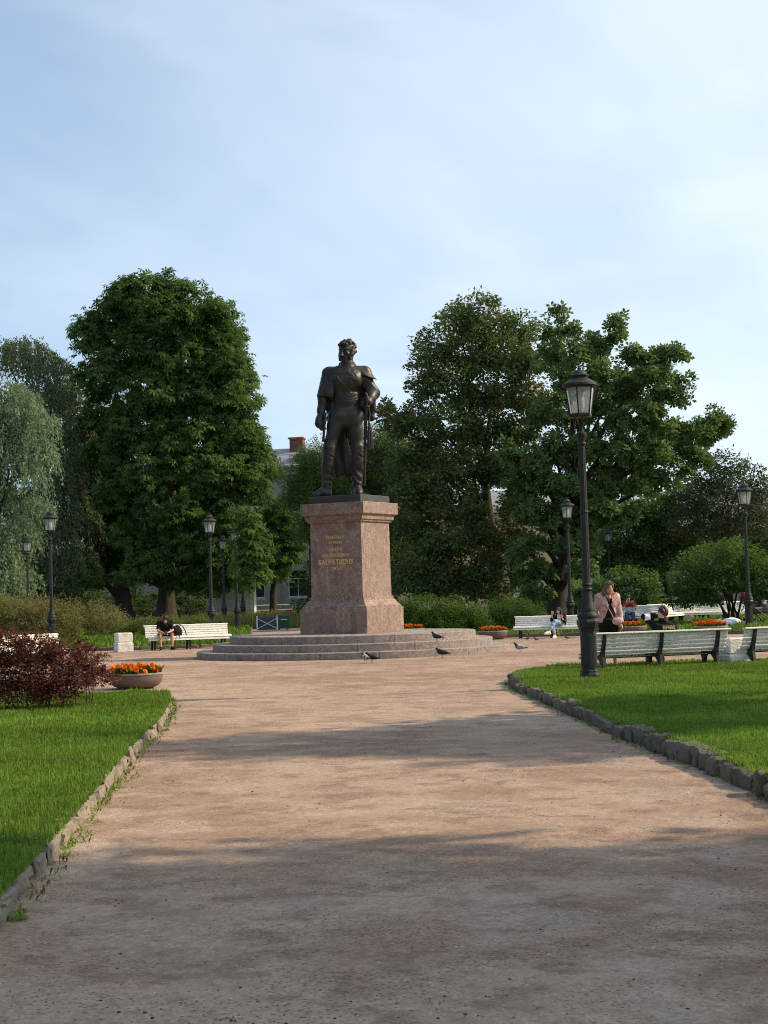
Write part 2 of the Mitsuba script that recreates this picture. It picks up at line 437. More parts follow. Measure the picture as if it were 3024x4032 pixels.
def grass(key, P, z, dens, hgt, seed, col_a, col_b, wid=1.0, ymax=1e9, keep=None, near=1e9, fringe=True, over=0.06):
    rng = np.random.default_rng(seed)
    if fringe:
        P = P.buffer(over)
    x0, y0, x1, y1 = P.bounds
    y1 = min(y1, ymax)
    n = int(dens * (x1 - x0) * (y1 - y0))
    pts = rng.uniform([x0, y0], [x1, y1], (n, 2))
    pts = pts[in_view(pts[:, 0], pts[:, 1])]
    thin = np.minimum(1, (near / np.maximum(pts[:, 1], 1)) ** 1.25)
    pts = pts[rng.random(len(pts)) < thin]
    import shapely
    pts = pts[shapely.contains_xy(P, pts[:, 0], pts[:, 1])]
    if keep is not None: pts = pts[keep(pts, rng)]
    clump = meshkit.fbm(np.column_stack([pts * 1.7, 0 * pts[:, 0]]), 3, seed)
    fine = meshkit.noise(np.column_stack([pts * 7.0, 0 * pts[:, 0]]), seed + 2)
    h = hgt * (0.45 + 0.75 * clump + 0.5 * fine) * rng.uniform(0.6, 1.35, len(pts))
    pos = np.column_stack([pts, np.full(len(pts), z - 0.01)])
    az = rng.uniform(0, 2 * np.pi, len(pts)); lean = np.abs(rng.normal(0.35, 0.28, len(pts)))
    ax = np.column_stack([np.cos(az) * np.sin(lean), np.sin(az) * np.sin(lean), np.cos(lean)])
    nr = np.column_stack([-np.cos(az), -np.sin(az), 0.4 + 0 * az])
    tv = BLADE_V * [1, wid, 1]
    v, f = scatter(tv, BLADE_F, pos, ax, nr, h)
    if near < 1e6:   # fewer but wider blades farther off
        v = v.reshape(-1, 5, 3); mid = v.mean(1, keepdims=True); side = (v[:, 1] - v[:, 0])[:, None]
        g = (np.maximum(1, pos[:, 1] / near) ** .9 - 1)[:, None, None] * .5
        v = (v + side * np.array([-1, 1, -.7, .7, 0])[None, :, None] * g).reshape(-1, 3)
    t = np.clip(0.75 * clump + 0.5 * (rng.random(len(pts)) - 0.5) + 0.15, 0, 1)[:, None]
    c = np.asarray(col_a) * (1 - t) + np.asarray(col_b) * t
    patch = meshkit.fbm(np.column_stack([pts * 0.55 + 40, 0 * pts[:, 0]]), 3, seed + 5)
    c = c * (0.72 + 0.75 * patch[:, None])
    dry = rng.random(len(pts)) < 0.03 + 0.25 * np.clip(patch - .62, 0, 1)
    c[dry] = (0.27, 0.25, 0.09)
    c = np.repeat(c, len(tv), 0)
    if near < 1e6:     # clover and plantain among the blades
        m = rng.random(len(pts)) < .05
        q = pos[m] + np.column_stack([0 * h[m], 0 * h[m], h[m] * rng.uniform(.3, .75, m.sum())])
        a2 = rng.uniform(0, 6.28, len(q))
        v2, f2 = scatter([[0, 0, 0], [.5, -.34, .1], [.5, .34, .1], [1, 0, 0]], [[0, 1, 2], [1, 3, 2]], q, np.column_stack([np.cos(a2), np.sin(a2), rng.normal(.1, .3, len(q))]), unit(rng, len(q)) * .5 + [0, 0, 1], rng.uniform(.025, .05, len(q)))
        c2 = np.repeat(np.array([.13, .25, .05]) * rng.uniform(.55, 1.35, (len(q), 1)), 4, 0)
        f = np.vstack([f, f2 + len(v)]); v = np.vstack([v, v2]); c = np.vstack([c, c2])
    put(key, (v, f), 'grass_leaf', False, c)
    return len(f)


GA, GB = (0.085, 0.165, 0.024), (0.195, 0.325, 0.050)
grass('grass', PR, LAWN_Z, 3600, 0.050, 1, GA, GB, 0.95, near=14, over=.125)
tag('grass', 'lush green lawn grass behind the stone kerb on the right', 'grass', kind='stuff')
grass('grass_001', PL, LAWN_Z, 3600, 0.052, 2, GA, GB, 0.95, near=11, over=.15)
tag('grass_001', 'lush green lawn grass behind the broken kerb on the left', 'grass', kind='stuff')
grass('grass_002', PBL, 0.1, 55, 0.13, 3, (0.07, 0.14, 0.02), (0.15, 0.25, 0.04), 4.0)
tag('grass_002', 'grass of the far lawn behind the bench on the left', 'grass', kind='stuff')
grass('grass_003', PBR, 0.1, 40, 0.13, 4, (0.07, 0.14, 0.02), (0.15, 0.26, 0.04), 4.0)
tag('grass_003', 'grass of the far lawn behind the monument on the right', 'grass', kind='stuff')
grass('weeds', sg.box(-11, 84.2, -4.6, 103), 0.08, 60, 0.5, 5, (0.12, 0.14, 0.035), (0.30, 0.27, 0.09), 0.7)
tag('weeds', 'tall yellowing weeds in front of the white concrete fence', 'weeds', kind='stuff')

# broad leaved weeds sprouting along the foot of the kerbs
def weeds(key, line, n, seed, off, size, label):
    rng = np.random.default_rng(seed)
    line = np.asarray(line); s = np.concatenate([[0], np.cumsum(np.linalg.norm(np.diff(line, axis=0), axis=1))])
    mb = MB()
    leaf_v = np.array([[0, 0, 0], [.5, -.11, .12], [.5, .11, .12], [1, 0, .02]]); leaf_f = np.array([[0, 1, 2], [1, 3, 2]])
    for k in range(n):
        t = rng.uniform(0, s[-1])
        p = np.array([np.interp(t, s, line[:, 0]), np.interp(t, s, line[:, 1])])
        q = np.array([np.interp(t + .1, s, line[:, 0]), np.interp(t + .1, s, line[:, 1])])
        d = q - p; d /= np.linalg.norm(d) + 1e-9
        nrm = np.array([-d[1], d[0]])
        p = p + nrm * (off + abs(rng.normal(0, 0.055)) * np.sign(off))
        m = rng.integers(2, 7); a = rng.uniform(0, 6.28, m); e = rng.uniform(0.2, 1.0, m)
        ax = np.column_stack([np.cos(a) * np.cos(e), np.sin(a) * np.cos(e), np.sin(e)])
        v, f = scatter(leaf_v, leaf_f, np.tile([p[0], p[1], 0.0], (m, 1)) + rng.normal(0, .012, (m, 3)) * [1, 1, 0], ax, np.tile([0, 0, 1.0], (m, 1)) + 0 * ax, size * rng.uniform(.5, 1.5, m))
        c = np.array(GA) * (1 - rng.random()) + np.array(GB) * rng.random()
        if rng.random() < .12: c = np.array([.17, .10, .05])
        mb.add(v, f, c)
    put(key, mb, 'grass_leaf'); tag(key, label, 'weeds', kind='stuff')


weeds('weeds_001', LK[3:11], 420, 31, 0.07, 0.045, 'small green weeds at the foot of the broken left kerb')
weeds('weeds_002', RK[2:], 330, 32, -0.10, 0.042, 'small weeds at the foot of the dark right kerb')

# loose clods, pebbles and dead leaves on the sand
rng = np.random.default_rng(77)
mb = MB()
ico = trimesh.creation.icosphere(0)
n = 2600
yy = 6.2 + 34 * rng.random(n) ** 1.9
xx = rng.uniform(-1, 1, n) * (0.235 * yy + .3)
ok = meshkit.fbm(np.column_stack([xx * 1.2, yy * 0.8, 0 * xx]), 3, 3) + 0.35 * rng.random(n) > 0.62
import shapely
ok &= ~(shapely.contains_xy(sg.Polygon(RL), xx, yy) | shapely.contains_xy(sg.Polygon(LL), xx, yy))
xx, yy = xx[ok], yy[ok]
sz = rng.uniform(0.003, 0.007, len(xx)) * rng.choice([1, 1, 1, 1.6], len(xx))
for lo in range(2):
    m_ = (rng.random(len(xx)) < 0.5)
v, f = scatter(ico.vertices * [1, .8, .55], ico.faces, np.column_stack([xx, yy, sz * .2]), unit(rng, len(xx)) * [1, 1, .1], np.tile([0, 0, 1.], (len(xx), 1)), sz)
cc = np.where((rng.random(len(xx)) < .82)[:, None], [[.10, .065, .045]], [[.45, .40, .34]]) * rng.uniform(.6, 1.3, (len(xx), 1))
put('pebbles', (v, f), 'flower', False, np.repeat(cc, len(ico.vertices), 0))
tag('pebbles', 'dark clods and pebbles lying loose on the sandy path', 'pebbles', kind='stuff')
# ---------------------------------------------------------------- monument: round steps, pedestal, bronze plate
MX, MY = -0.94, 44.9
PED_ROT = -28.5          # the inscribed face looks to the left of the camera
STEP_Z = [0.0, 0.175, 0.365, 0.565]
STEP_R = [4.22, 3.78, 3.33]
tag('granite_steps', 'three round grey granite steps under the pink monument pedestal', 'steps')
for k in range(3):
    z0, z1, r1 = STEP_Z[k] - (0.03 if k == 0 else 0.0), STEP_Z[k + 1], STEP_R[k]
    r0 = (STEP_R[k + 1] - 0.12) if k < 2 else 2.3
    nst = [18, 16, 14][k]
    key = f'granite_steps__{num("step", k)}'
    v, f = lathe([(r0 + .05, z0 - .0), (r0 + .05, z1 - .03)], 72)
    put(key, moved((v, f), (MX, MY, 0)), 'grey_granite')
    for j in range(nst):
        a0, a1 = (j + 0.13 * k) * 2 * np.pi / nst + .0016, (j + 1 + 0.13 * k) * 2 * np.pi / nst - .0016
        a = np.linspace(a0, a1, 10)
        prof = [(r0, z0), (r1, z0), (r1, z1 - .014), (r1 - .014, z1), (r0, z1)]
        v = np.vstack([np.column_stack([r * np.cos(a), r * np.sin(a), np.full(10, z)]) for r, z in prof])
        f = []
        for q in range(5):
            q2 = (q + 1) % 5
            i = np.arange(9)
            f.append(np.stack([q * 10 + i, q * 10 + i + 1, q2 * 10 + i + 1, q2 * 10 + i], 1))
        f = np.vstack(f)[:, ::-1]
        ends = [[0, 40, 30], [0, 30, 20], [0, 20, 10], [9, 19, 29], [9, 29, 39], [9, 39, 49]]
        f = np.vstack([f[:, [0, 1, 2]], f[:, [0, 2, 3]], ends])
        put(f'{key}__{num("stone", j)}', moved((v, f), (MX, MY, 0)), 'grey_granite')
v, f = lathe([(2.33, .3), (2.33, STEP_Z[3] - .004)], 60)
put('granite_steps__paving', moved((v, f), (MX, MY, 0)), 'grey_granite')


def square_lathe(prof):
    """A square-plan stack: (half side, z) pairs from the bottom up."""
    return lathe([(h * math.sqrt(2), z) for h, z in prof], 4, math.pi / 4)


PED = pose((MX, MY, 0), PED_ROT)
B0 = STEP_Z[3]
put('granite_pedestal__plinth', square_lathe([(1.03, B0), (1.03, 1.222), (1.02, 1.232)]), 'pink_granite', M=PED)
put('granite_pedestal__base_moulding', square_lathe([(0.995, 1.232), (0.995, 1.283), (0.982, 1.285), (0.955, 1.31), (0.905, 1.37), (0.875, 1.43), (0.865, 1.452), (0.835, 1.454), (0.832, 1.535), (0.828, 1.54)]), 'pink_granite', M=PED)
put('granite_pedestal__shaft', square_lathe([(0.797, 1.54), (0.785, 3.54)]), 'pink_granite', M=PED)
put('granite_pedestal__cornice', square_lathe([(0.80, 3.54), (0.835, 3.545), (0.85, 3.60), (0.885, 3.605), (0.895, 3.70), (0.905, 3.705), (0.905, 3.735), (0.965, 3.745), (0.975, 3.76), (0.975, 4.045), (0.965, 4.06)]), 'pink_granite', M=PED)
put('granite_pedestal__plate', square_lathe([(0.805, 4.06), (0.805, 4.25), (0.795, 4.26)]), 'plate_bronze', M=PED)
PLATE_Z = 4.26
tag('granite_pedestal', 'square pink granite pedestal with gold inscription under the bronze statue', 'pedestal')
labels['granite_pedestal__plate'] = {'label': 'dark bronze plate under the statue'}


def lettering(text, h, depth, spacing=0.0, bold=False, serif=0.0):
    """Letters with small serif feet, centred on x."""
    mb, x = MB(), 0.0
    for ch in text:
        m = meshkit.text_mesh(ch, h, depth, bold)
        lo, hi = m.bounds[0], m.bounds[1]
        mb.add(np.array(m.vertices) + [x - lo[0], 0, 0], m.faces)
        if serif and ch in 'ГЕНРАЛУКЯПТИЧБО1':
            for yy_ in (0.0, h):
                for side in (lo[0], hi[0]):
                    if ch in 'О' or (ch in 'ГТРЯ' and False): continue
                    if (ch in 'ГПТРЧ1' and yy_ == 0 and side == hi[0] and ch != 'П') or (ch in 'АЛ' and yy_ > 0) or (ch == 'У' and yy_ == 0): continue
                    mb.add(*bx(x + side - lo[0], yy_ + (h * .035 if yy_ == 0 else -h * .035), depth / 2, h * serif, h * 0.07, depth * .96))
        x += hi[0] - lo[0] + h * 0.16 + spacing
    x -= h * 0.16 + spacing
    m = mb.mesh(); m.apply_translation((-x / 2, 0, 0))
    return m


# lettering lies on the shaft's face that looks to -y before the turn
for k, (txt, z, w, hh) in enumerate([('ГЕНЕРАЛУ', 3.10, 0.60, 0.085), ('КНЯЗЮ', 2.965, 0.42, 0.072), ('ПЕТРУ', 2.775, 0.42, 0.085), ('ИВАНОВИЧУ', 2.61, 0.85, 0.098), ('БАГРАТИОНУ', 2.415, 1.10, 0.135), ('1812', 2.265, 0.30, 0.085)]):
    m = lettering(txt, hh, 0.016, 0.02 * hh, k == 4, 0.22)
    v = np.array(m.vertices)
    sx = w / (v[:, 0].max() - v[:, 0].min())
    v[:, 0] *= sx
    v = np.column_stack([v[:, 0], -(0.7905 + v[:, 2] - (z - 2.4) * 0.006 + 0.001), v[:, 1] + z])
    put(f'granite_pedestal__shaft__{num("inscription", k)}', (v, np.asarray(m.faces)), 'gold', M=PED)

# ---------------------------------------------------------------- street lamps
lamp = Kit()
OCT = math.pi / 8
base = MB()
base.add(*lathe([(.155, -.05), (.155, .06), (.142, .10), (.142, .125), (.128, .14), (.128, .74), (.138, .755), (.142, .78), (.155, .80), (.176, .87), (.178, .90), (.160, .93), (.15, .955)], 8, OCT))
for k in range(8):
    a = k * math.pi / 4
    base.add(*moved(bx(0.121, 0, .43, .012, .055, .50, .004), R=rot([0, 0, 1], math.degrees(a))))
lamp.part('base', base, 'cast_iron')
lamp.part('collar', lathe([(.13, .945), (.16, .96), (.166, .99), (.150, 1.02), (.125, 1.03), (.118, 1.05)], 24), 'cast_iron', 40)
lamp.part('vase', lathe([(.115, 1.04), (.125, 1.06), (.122, 1.10), (.102, 1.16), (.088, 1.24), (.076, 1.34), (.072, 1.385)], 24, flute=[0, .03, .05, .06, .06, .05, 0]), 'cast_iron', 40)
for zz, r in ((1.40, .088), (1.475, .078), (2.62, .066), (3.70, .064)):
    lamp.part('ring', lathe([(r * .75, zz - .028), (r, zz - .016), (r * 1.04, zz), (r, zz + .016), (r * .75, zz + .028)], 20), 'cast_iron', 50)
lamp.part('column', lathe([(.068, 1.37), (.066, 1.5), (.0635, 2.6), (.060, 2.65), (.052, 3.70), (.050, 3.74)], 24, flute=[0, .09, .09, .09, .09, 0]), 'cast_iron')
lamp.part('capital', lathe([(.05, 3.72), (.055, 3.76), (.078, 3.82), (.084, 3.845), (.080, 3.87), (.04, 3.895), (.034, 3.93), (.032, 3.98), (.050, 4.01), (.056, 4.03), (.03, 4.05)], 20), 'cast_iron', 45)
fork = MB()
for a in (20, 140, 260):
    R = rot([0, 0, 1], a)
    p = np.array([[.02, 0, 4.02], [.07, 0, 4.035], [.10, 0, 4.065], [.112, 0, 4.11], [.115, 0, 4.15]]) @ R.T
    fork.add(*tube(p, .010, 6))
lamp.part('fork', fork, 'cast_iron', 40)
fr = MB()
fr.add(*lathe([(.02, 4.118), (.180, 4.122), (.187, 4.15), (.185, 4.178), (.173, 4.180), (.173, 4.150), (.02, 4.148)], 6))
for k in range(6):
    a = k * math.pi / 3
    p = np.array([[.176 * math.cos(a), .176 * math.sin(a), 4.17], [.246 * math.cos(a), .246 * math.sin(a), 4.615]])
    fr.add(*tube(p, .0125, 5))
lamp.part('lantern_frame', fr, 'cast_iron', 30)
for k in range(6):
    a, b = k * math.pi / 3, (k + 1) * math.pi / 3
    q = [(.173, a, 4.178), (.173, b, 4.178), (.242, b, 4.612), (.242, a, 4.612)]
    v = np.array([[r * math.cos(t), r * math.sin(t), z] for r, t, z in q])
    c = v.mean(0); v = c + (v - c) * .97
    lamp.part('lantern_frame__pane', (v, np.array([[0, 1, 2], [0, 2, 3]])), 'pane_glass')
lamp.part('lamp_bulb', lathe([(.02, 4.15), (.03, 4.20), (.058, 4.27), (.068, 4.36), (.06, 4.45), (.03, 4.52), (.0, 4.53)], 16), 'frosted', True)
lamp.part('roof', lathe([(.235, 4.585), (.245, 4.602), (.270, 4.610), (.280, 4.622), (.276, 4.650), (.235, 4.682), (.185, 4.712), (.150, 4.733), (.128, 4.738), (.128, 4.765), (.150, 4.770), (.156, 4.788), (.128, 4.806), (.118, 4.815), (.112, 4.83), (.085, 4.858), (.045, 4.877), (.02, 4.883)], 28), 'cast_iron', 35)
lamp.part('finial', lathe([(.018, 4.878), (.03, 4.892), (.032, 4.906), (.018, 4.92), (.02, 4.93), (.012, 4.95), (.0, 4.962)], 14), 'cast_iron', True)

LAMPS = [((2320, 2672, LAWN_Z), 12, 'black cast iron lamp post nearest the camera, on the right lawn before the bench'),
         ((2950, 2468, 0.1), 35, 'black lamp post at the far right before the dark leafy shrub'),
         (None, 20, 'black lamp post behind the bench where the woman in jeans sits'),
         (None, 5, 'small distant black lamp post beside the head of the standing woman in pink'),
         (None, 28, 'black lamp post at the left rising behind the dark red barberry bush'),
         (None, 50, 'distant black lamp post at the far left edge, lower part behind the hedge'),
         (None, 15, 'taller of two lanterns beside the chestnut, behind the bench with the seated man'),
         (None, 40, 'lower of the two close lanterns beside the chestnut, right of the taller one'),
         (None, 22, 'dark lamp post with its lantern hidden in chestnut leaves, nearer of that pair'),
         (None, 33, 'dark lamp post with its lantern hidden in chestnut leaves, farther of that pair')]
spots = [gp(2322, 2672, LAWN_Z), gp(2951, 2470, .1), at(2247, 2440, 63.6), at(2405, 2400, 97), at(205, 2500, 62), at(112, 2480, 85), at(834, 2480, 68), at(884, 2460, 91), at(936, 2480, 80), at(958, 2460, 92)]
for k, ((_, rz, lab), p) in enumerate(zip(LAMPS, spots)):
    p = np.array([p[0], p[1], LAWN_Z if k == 0 else 0.08])
    lamp.place(num('street_lamp', k), pose(p, rz, 5.06 / 4.962), lab, 'street lamp', 'cast iron street lamps around the square')

# ---------------------------------------------------------------- benches
def bench_kit(L):
    kit = Kit()
    # profile points: y towards the back, z up; (y, z, tilt in degrees)
    seat = [(-.305, .335, 72), (-.275, .405, 38), (-.205, .432, 6), (-.125, .428, -4), (-.045, .418, -8), (.035, .404, -9), (.112, .398, 2)]
    back = [(.185, .430, 52), (.226, .498, 62), (.257, .570, 68), (.283, .643, 72), (.306, .714, 74)]
    for y, z, t in seat + back:
        m = moved(bx(0, 0, 0, L, .062 if (y, z, t) in back else .058, .026, .005), (0, y, z), rot([1, 0, 0], t))
        kit.part('seat_slat' if (y, z, t) in seat else 'back_slat', m, 'white_paint')
    kit.part('top_rail', moved(bx(0, 0, 0, L + .06, .105, .034, .008), (0, .345, .772), rot([1, 0, 0], 10)), 'white_paint')
    # cast iron support: rear leg curving up the back, seat arm, front leg
    out = [(.372, .758), (.345, .752), (.318, .70), (.292, .62), (.262, .54), (.228, .475), (.185, .415), (.12, .376), (.04, .380), (-.05, .395), (-.13, .404), (-.21, .408),
           (-.255, .385), (-.285, .33), (-.262, .25), (-.235, .13), (-.262, .0), (-.20, .0), (-.178, .12), (-.168, .22), (-.12, .305), (-.02, .335), (.10, .315), (.185, .24), (.245, .12), (.262, .0),
           (.335, .0), (.322, .14), (.292, .27), (.275, .36), (.292, .46), (.326, .55), (.352, .65)]
    v, f = extrude(sg.Polygon(out).buffer(.008).buffer(-.004), .055)
    v = np.column_stack([v[:, 2] - .0275, v[:, 0], v[:, 1]])
    f = f[:, ::-1] if np.linalg.det(np.array([[0, 0, 1], [1, 0, 0], [0, 1, 0]])) < 0 else f
    for x in (-.42 * L, 0.0, .42 * L):
        kit.part('support', (v + [x, 0, 0], f), 'bench_iron')
    kit.part('tie_rod', tube([[-.42 * L, .05, .33], [.42 * L, .05, .33]], .012, 6), 'bench_iron')
    return kit


bench = bench_kit(2.70)
# (point, facing rotation, label)
def bench_at(k, p, rz, lab, scale=1.0):
    bench.place(num('park_bench', k), pose(p, rz, scale), lab, 'bench', 'white slatted park benches')


NB = at(2574, 2560, 30.0)
bench_at(0, (NB[0], NB[1], 0), 198, 'white slatted bench seen from behind, with the man in the black sweatshirt on it')
NB2 = at(3128, 2560, 31.0)
bench_at(1, (NB2[0], NB2[1], 0), 204, 'white slatted bench seen from behind, cut off by the right edge of the photo')
LB = at(742, 2500, 53.0)
bench_at(2, (LB[0], LB[1], 0), 19, 'white bench left of the monument with the man in a black T-shirt on it')
RB = at(2172, 2480, 54.4)
bench_at(3, (RB[0], RB[1], 0), -12, 'white bench right of the monument with the woman in jeans on it', 0.91)
LB2 = at(60, 2520, 42.5)
bench_at(4, (LB2[0], LB2[1], 0), 38, 'white bench half hidden behind the dark red barberry bush')
FB = at(2790, 2440, 66.0)
bench_at(5, (FB[0], FB[1], .1), -8, 'distant white bench behind the right flower bowl and the multi-stemmed shrub', 1.0)
FB2 = at(2630, 2440, 65.0)
bench_at(6, (FB2[0], FB2[1], .1), 62, 'distant white bench turned sideways, right of the head of the man with raised arm')
FB3 = at(2960, 2440, 68.0)
bench_at(7, (FB3[0], FB3[1], .1), -6, 'distant white bench behind the far right lamp post')

# white concrete litter bins
bin_kit = Kit()
def bin_block(z0, z1, s, b):
    m = m3.Manifold.hull_points(np.array([(x * (s - (b if i != 0 else 0)), y * (s - (b if i != 1 else 0)), (z0 + b if zz < 0 else z1 - b) if i != 2 else (z0 if zz < 0 else z1))
                                          for x in (-1, 1) for y in (-1, 1) for zz in (-1, 1) for i in range(3)]))
    return m
def bin_upper():
    m = bin_block(.31, .60, .235, .02) - m3.Manifold.cube([.30, .30, .4]).translate([-.15, -.15, .40])
    return as_mesh(m)
bin_kit.part('lower_block', bin_block(0, .29, .25, .015), 'white_concrete')
bin_kit.part('joint', bin_block(.285, .315, .215, .004), 'white_concrete')
bin_kit.part('upper_block', bin_upper(), 'white_concrete')
for k, (p, rz, lab, s) in enumerate([(at(2893, 2570, 30.6), 18, 'white rough concrete litter bin between the two benches seen from behind', 1.0),
                                     (at(486, 2530, 52.0), 24, 'white concrete litter bin left of the bench with the man in black', 1.0),
                                     (at(2706, 2440, 66.2), 5, 'small distant concrete bin between the two far benches', 1.0)]):
    bin_kit.place(num('litter_bin', k), pose((p[0], p[1], 0 if k < 2 else .09), rz, s), lab, 'litter bin', 'white concrete litter bins')

# ---------------------------------------------------------------- flower bowls with marigolds
BOWL = [(.20, 0.0), (.30, .012), (.40, .055), (.455, .12), (.478, .19), (.482, .255), (.495, .262), (.495, .285), (.470, .287), (.455, .25), (.0, .245)]
bowl_shape = shape(lathe(BOWL[:6], 40), 'planter_brown', 30)
rim_shape = shape(lathe(BOWL[5:9], 40), 'planter_rim', 30)
soil_shape = shape(lathe([(.47, .25), (.0, .262)], 24), 'soil')


def flower_head(seed):
    r = np.random.default_rng(seed)
    mb = MB()
    for ring, (n, rad, lift) in enumerate([(9, 1.0, -.15), (8, .78, .2), (6, .48, .5), (4, .22, .68)]):
        a = (np.arange(n) + r.random()) * 2 * np.pi / n + r.normal(0, .12, n)
        for t in a:
            d = np.array([math.cos(t), math.sin(t), 0]); w = np.array([-d[1], d[0], 0])
            R = rad * r.uniform(.88, 1.1)
            v = [d * .1 * rad + [0, 0, lift - .25], d * R * .75 - w * .26 + [0, 0, lift], d * R + [0, 0, lift - .12 + r.normal(0, .06)], d * R * .75 + w * .26 + [0, 0, lift]]
            tone = r.uniform(.75, 1.1)
            mb.add(v, [[0, 1, 2, 3]], np.array([.86, .215 + .06 * r.random(), .006]) * tone)
    return mb


HEADS = [flower_head(k) for k in range(5)]
HEAD_SHAPES = [shape(h, 'flower') for h in HEADS]
rng = np.random.default_rng(5)


def marigolds(r, n, seed):
    rg = np.random.default_rng(seed)
    a, q = rg.uniform(0, 6.283, n), np.sqrt(rg.random(n))
    x, y = q * r * np.cos(a), q * r * np.sin(a)
    z = .36 + .05 * (1 - q ** 2) + rg.normal(0, .022, n)
    return np.column_stack([x, y, z]), rg


def foliage_bowl(r, n, seed):
    rg = np.random.default_rng(seed)
    a, q = rg.uniform(0, 6.283, n), np.sqrt(rg.random(n))
    p = np.column_stack([q * r * np.cos(a), q * r * np.sin(a), .255 + rg.random(n) * .12])
    ax = unit(rg, n) * [1, 1, .6] + [0, 0, .45]
    v, f = scatter([[0, 0, 0], [.5, -.22, .05], [.5, .22, .05], [1, 0, 0]], [[0, 1, 2], [1, 3, 2]], p, ax, unit(rg, n) + [0, 0, 1], rg.uniform(.05, .085, n))
    c = np.array([.035, .085, .02]) * rg.uniform(.6, 1.6, (n, 1))
    return v, f, np.repeat(c, 4, 0)


def planter(k, p, rz, s, lab, single, n, seed, sz=(1, 1)):
    key = num('flower_bowl', k)
    M = pose(p, rz, s)
    scene[key + '__bowl'] = {**bowl_shape, 'to_world': M}
    scene[key + '__rim'] = {**rim_shape, 'to_world': M}
    scene[key + '__soil'] = {**soil_shape, 'to_world': M}
    v, f, c = foliage_bowl(.46, 1500 if single else 600, seed)
    put(key + '__leaves', (v, f), 'leaf', False, c, M); labels[key + '__leaves'] = {'kind': 'stuff', 'label': 'dark green marigold leaves'}
    pts, rg = marigolds(.475, n, seed + 1)
    size = .034
    if single:
        for i, q in enumerate(pts):
            scene[f'{key}__{num("flower", i)}'] = {**HEAD_SHAPES[i % 5], 'to_world': M @ T().translate(q.tolist()).rotate([rg.normal(), rg.normal(), 0.1], float(rg.normal(0, 22))).rotate([0, 0, 1], float(rg.uniform(0, 360))).scale(float(size * rg.uniform(.75, 1.2)))}
    else:
        mb = MB()
        for i, q in enumerate(pts):
            h = HEADS[i % 5]
            mb.add(*moved((np.vstack(h.v) * size * rg.uniform(.8, 1.25), np.vstack(h.f)), q), np.vstack(h.c))
        mb2 = mb
        put(key + '__flowers', mb2, 'flower', M=M); labels[key + '__flowers'] = {'kind': 'stuff', 'label': 'dense orange marigold flowers'}
    tag(key, lab, 'flower bowl', 'brown bowls of orange marigolds')


p = gp(537, 2712)
planter(0, (p[0], p[1], 0), 0, 1.0, 'brown bowl of orange marigolds beside the dark red barberry bush', True, 190, 41)
p = gp(1942, 2518)
planter(1, (p[0], p[1], 0), 0, 1.0, 'brown bowl of orange marigolds beside the left end of the bench with the woman', False, 150, 42)
p = at(2488, 2480, 54.6)
planter(2, (p[0], p[1], .02), 0, 1.0, 'brown bowl of orange marigolds behind the standing woman in pink', False, 150, 43)
p = at(2797, 2480, 51.0)
planter(3, (p[0], p[1], .0), 0, 1.12, 'brown bowl of orange marigolds behind the bench with the man in the sweatshirt', False, 190, 44)
p = at(1612, 2480, 53.5)
planter(4, (p[0], p[1], .16), 0, 1.0, 'bowl of orange marigolds just right of the pedestal, behind the steps', False, 150, 45)
# ---------------------------------------------------------------- trees and shrubs
LEAF4 = (np.array([[0, 0, 0], [.45, -.30, .07], [.45, .30, .07], [1, 0, -.04]]), np.array([[0, 1, 2], [1, 3, 2]]))
NARROW = (np.array([[0, 0, 0], [.5, -.13, .03], [.5, .13, .03], [1, 0, 0]]), np.array([[0, 1, 2], [1, 3, 2]]))


def palmate(k=6):
    v, f = [], []
    for a in np.linspace(-2.1, 2.1, k):
        d = np.array([math.cos(a), math.sin(a), 0]); w = np.array([-d[1], d[0], 0])
        L = 1.0 - .28 * abs(a) / 2.1
        o = len(v)
        v += [d * .06, d * L * .62 - w * .16 + [0, 0, -.16 * L], d * L * .62 + w * .16 + [0, 0, -.16 * L], d * L + [0, 0, -.50 * L]]
        f += [[o, o + 1, o + 2], [o + 1, o + 3, o + 2]]
    return np.array(v), np.array(f)


PALM = palmate()
LEAF_GAIN = 1.32


def lobed():
    """An oak spray: five leaves round one bud."""
    v, f = [], []
    for k in range(5):
        a = k * 1.2566 + .3 * (k % 2)
        d = np.array([math.cos(a), math.sin(a), .2 * (k % 3) - .1]); w = np.array([-math.sin(a), math.cos(a), .15])
        o = len(v)
        v += [d * .08, d * .65 - w * .28, d * .65 + w * .28, d]
        f += [[o, o + 1, o + 2], [o + 1, o + 3, o + 2]]
    return np.array(v), np.array(f)


OAK = lobed()


def lobes_from(px_lobes, Y, seed, depth=0.75, back=True, size=1.0):
    """World ellipsoids (centre, radii) for the crown's lobes, spread in depth as the crown is round."""
    rng = np.random.default_rng(seed)
    C = np.array([at(l[0], l[1], Y + (l[4] if len(l) > 4 else 0)) for l in px_lobes]); s = Y / F * size
    R = np.array([[l[2] * s, (l[2] + l[3]) / 2 * s, l[3] * s] for l in px_lobes])
    x0, x1 = (C[:, 0] - R[:, 0]).min(), (C[:, 0] + R[:, 0]).max()
    half = (x1 - x0) / 2
    out = []
    for c, r, l in zip(C, R, px_lobes):
        if len(l) > 4:
            out.append((c, r, .99)); continue
        q = min(1, abs(c[0] - (x0 + x1) / 2) / half)
        d = half * depth * math.sqrt(max(0, 1 - q * q)) - r[1] * .5
        d = max(d, 0) * rng.uniform(.55, 1.0)
        out.append((c + [0, -d, 0], r, 1.0))
        if back and d > .6:
            out.append((c + [0, d, 0], r, .55))
    return out


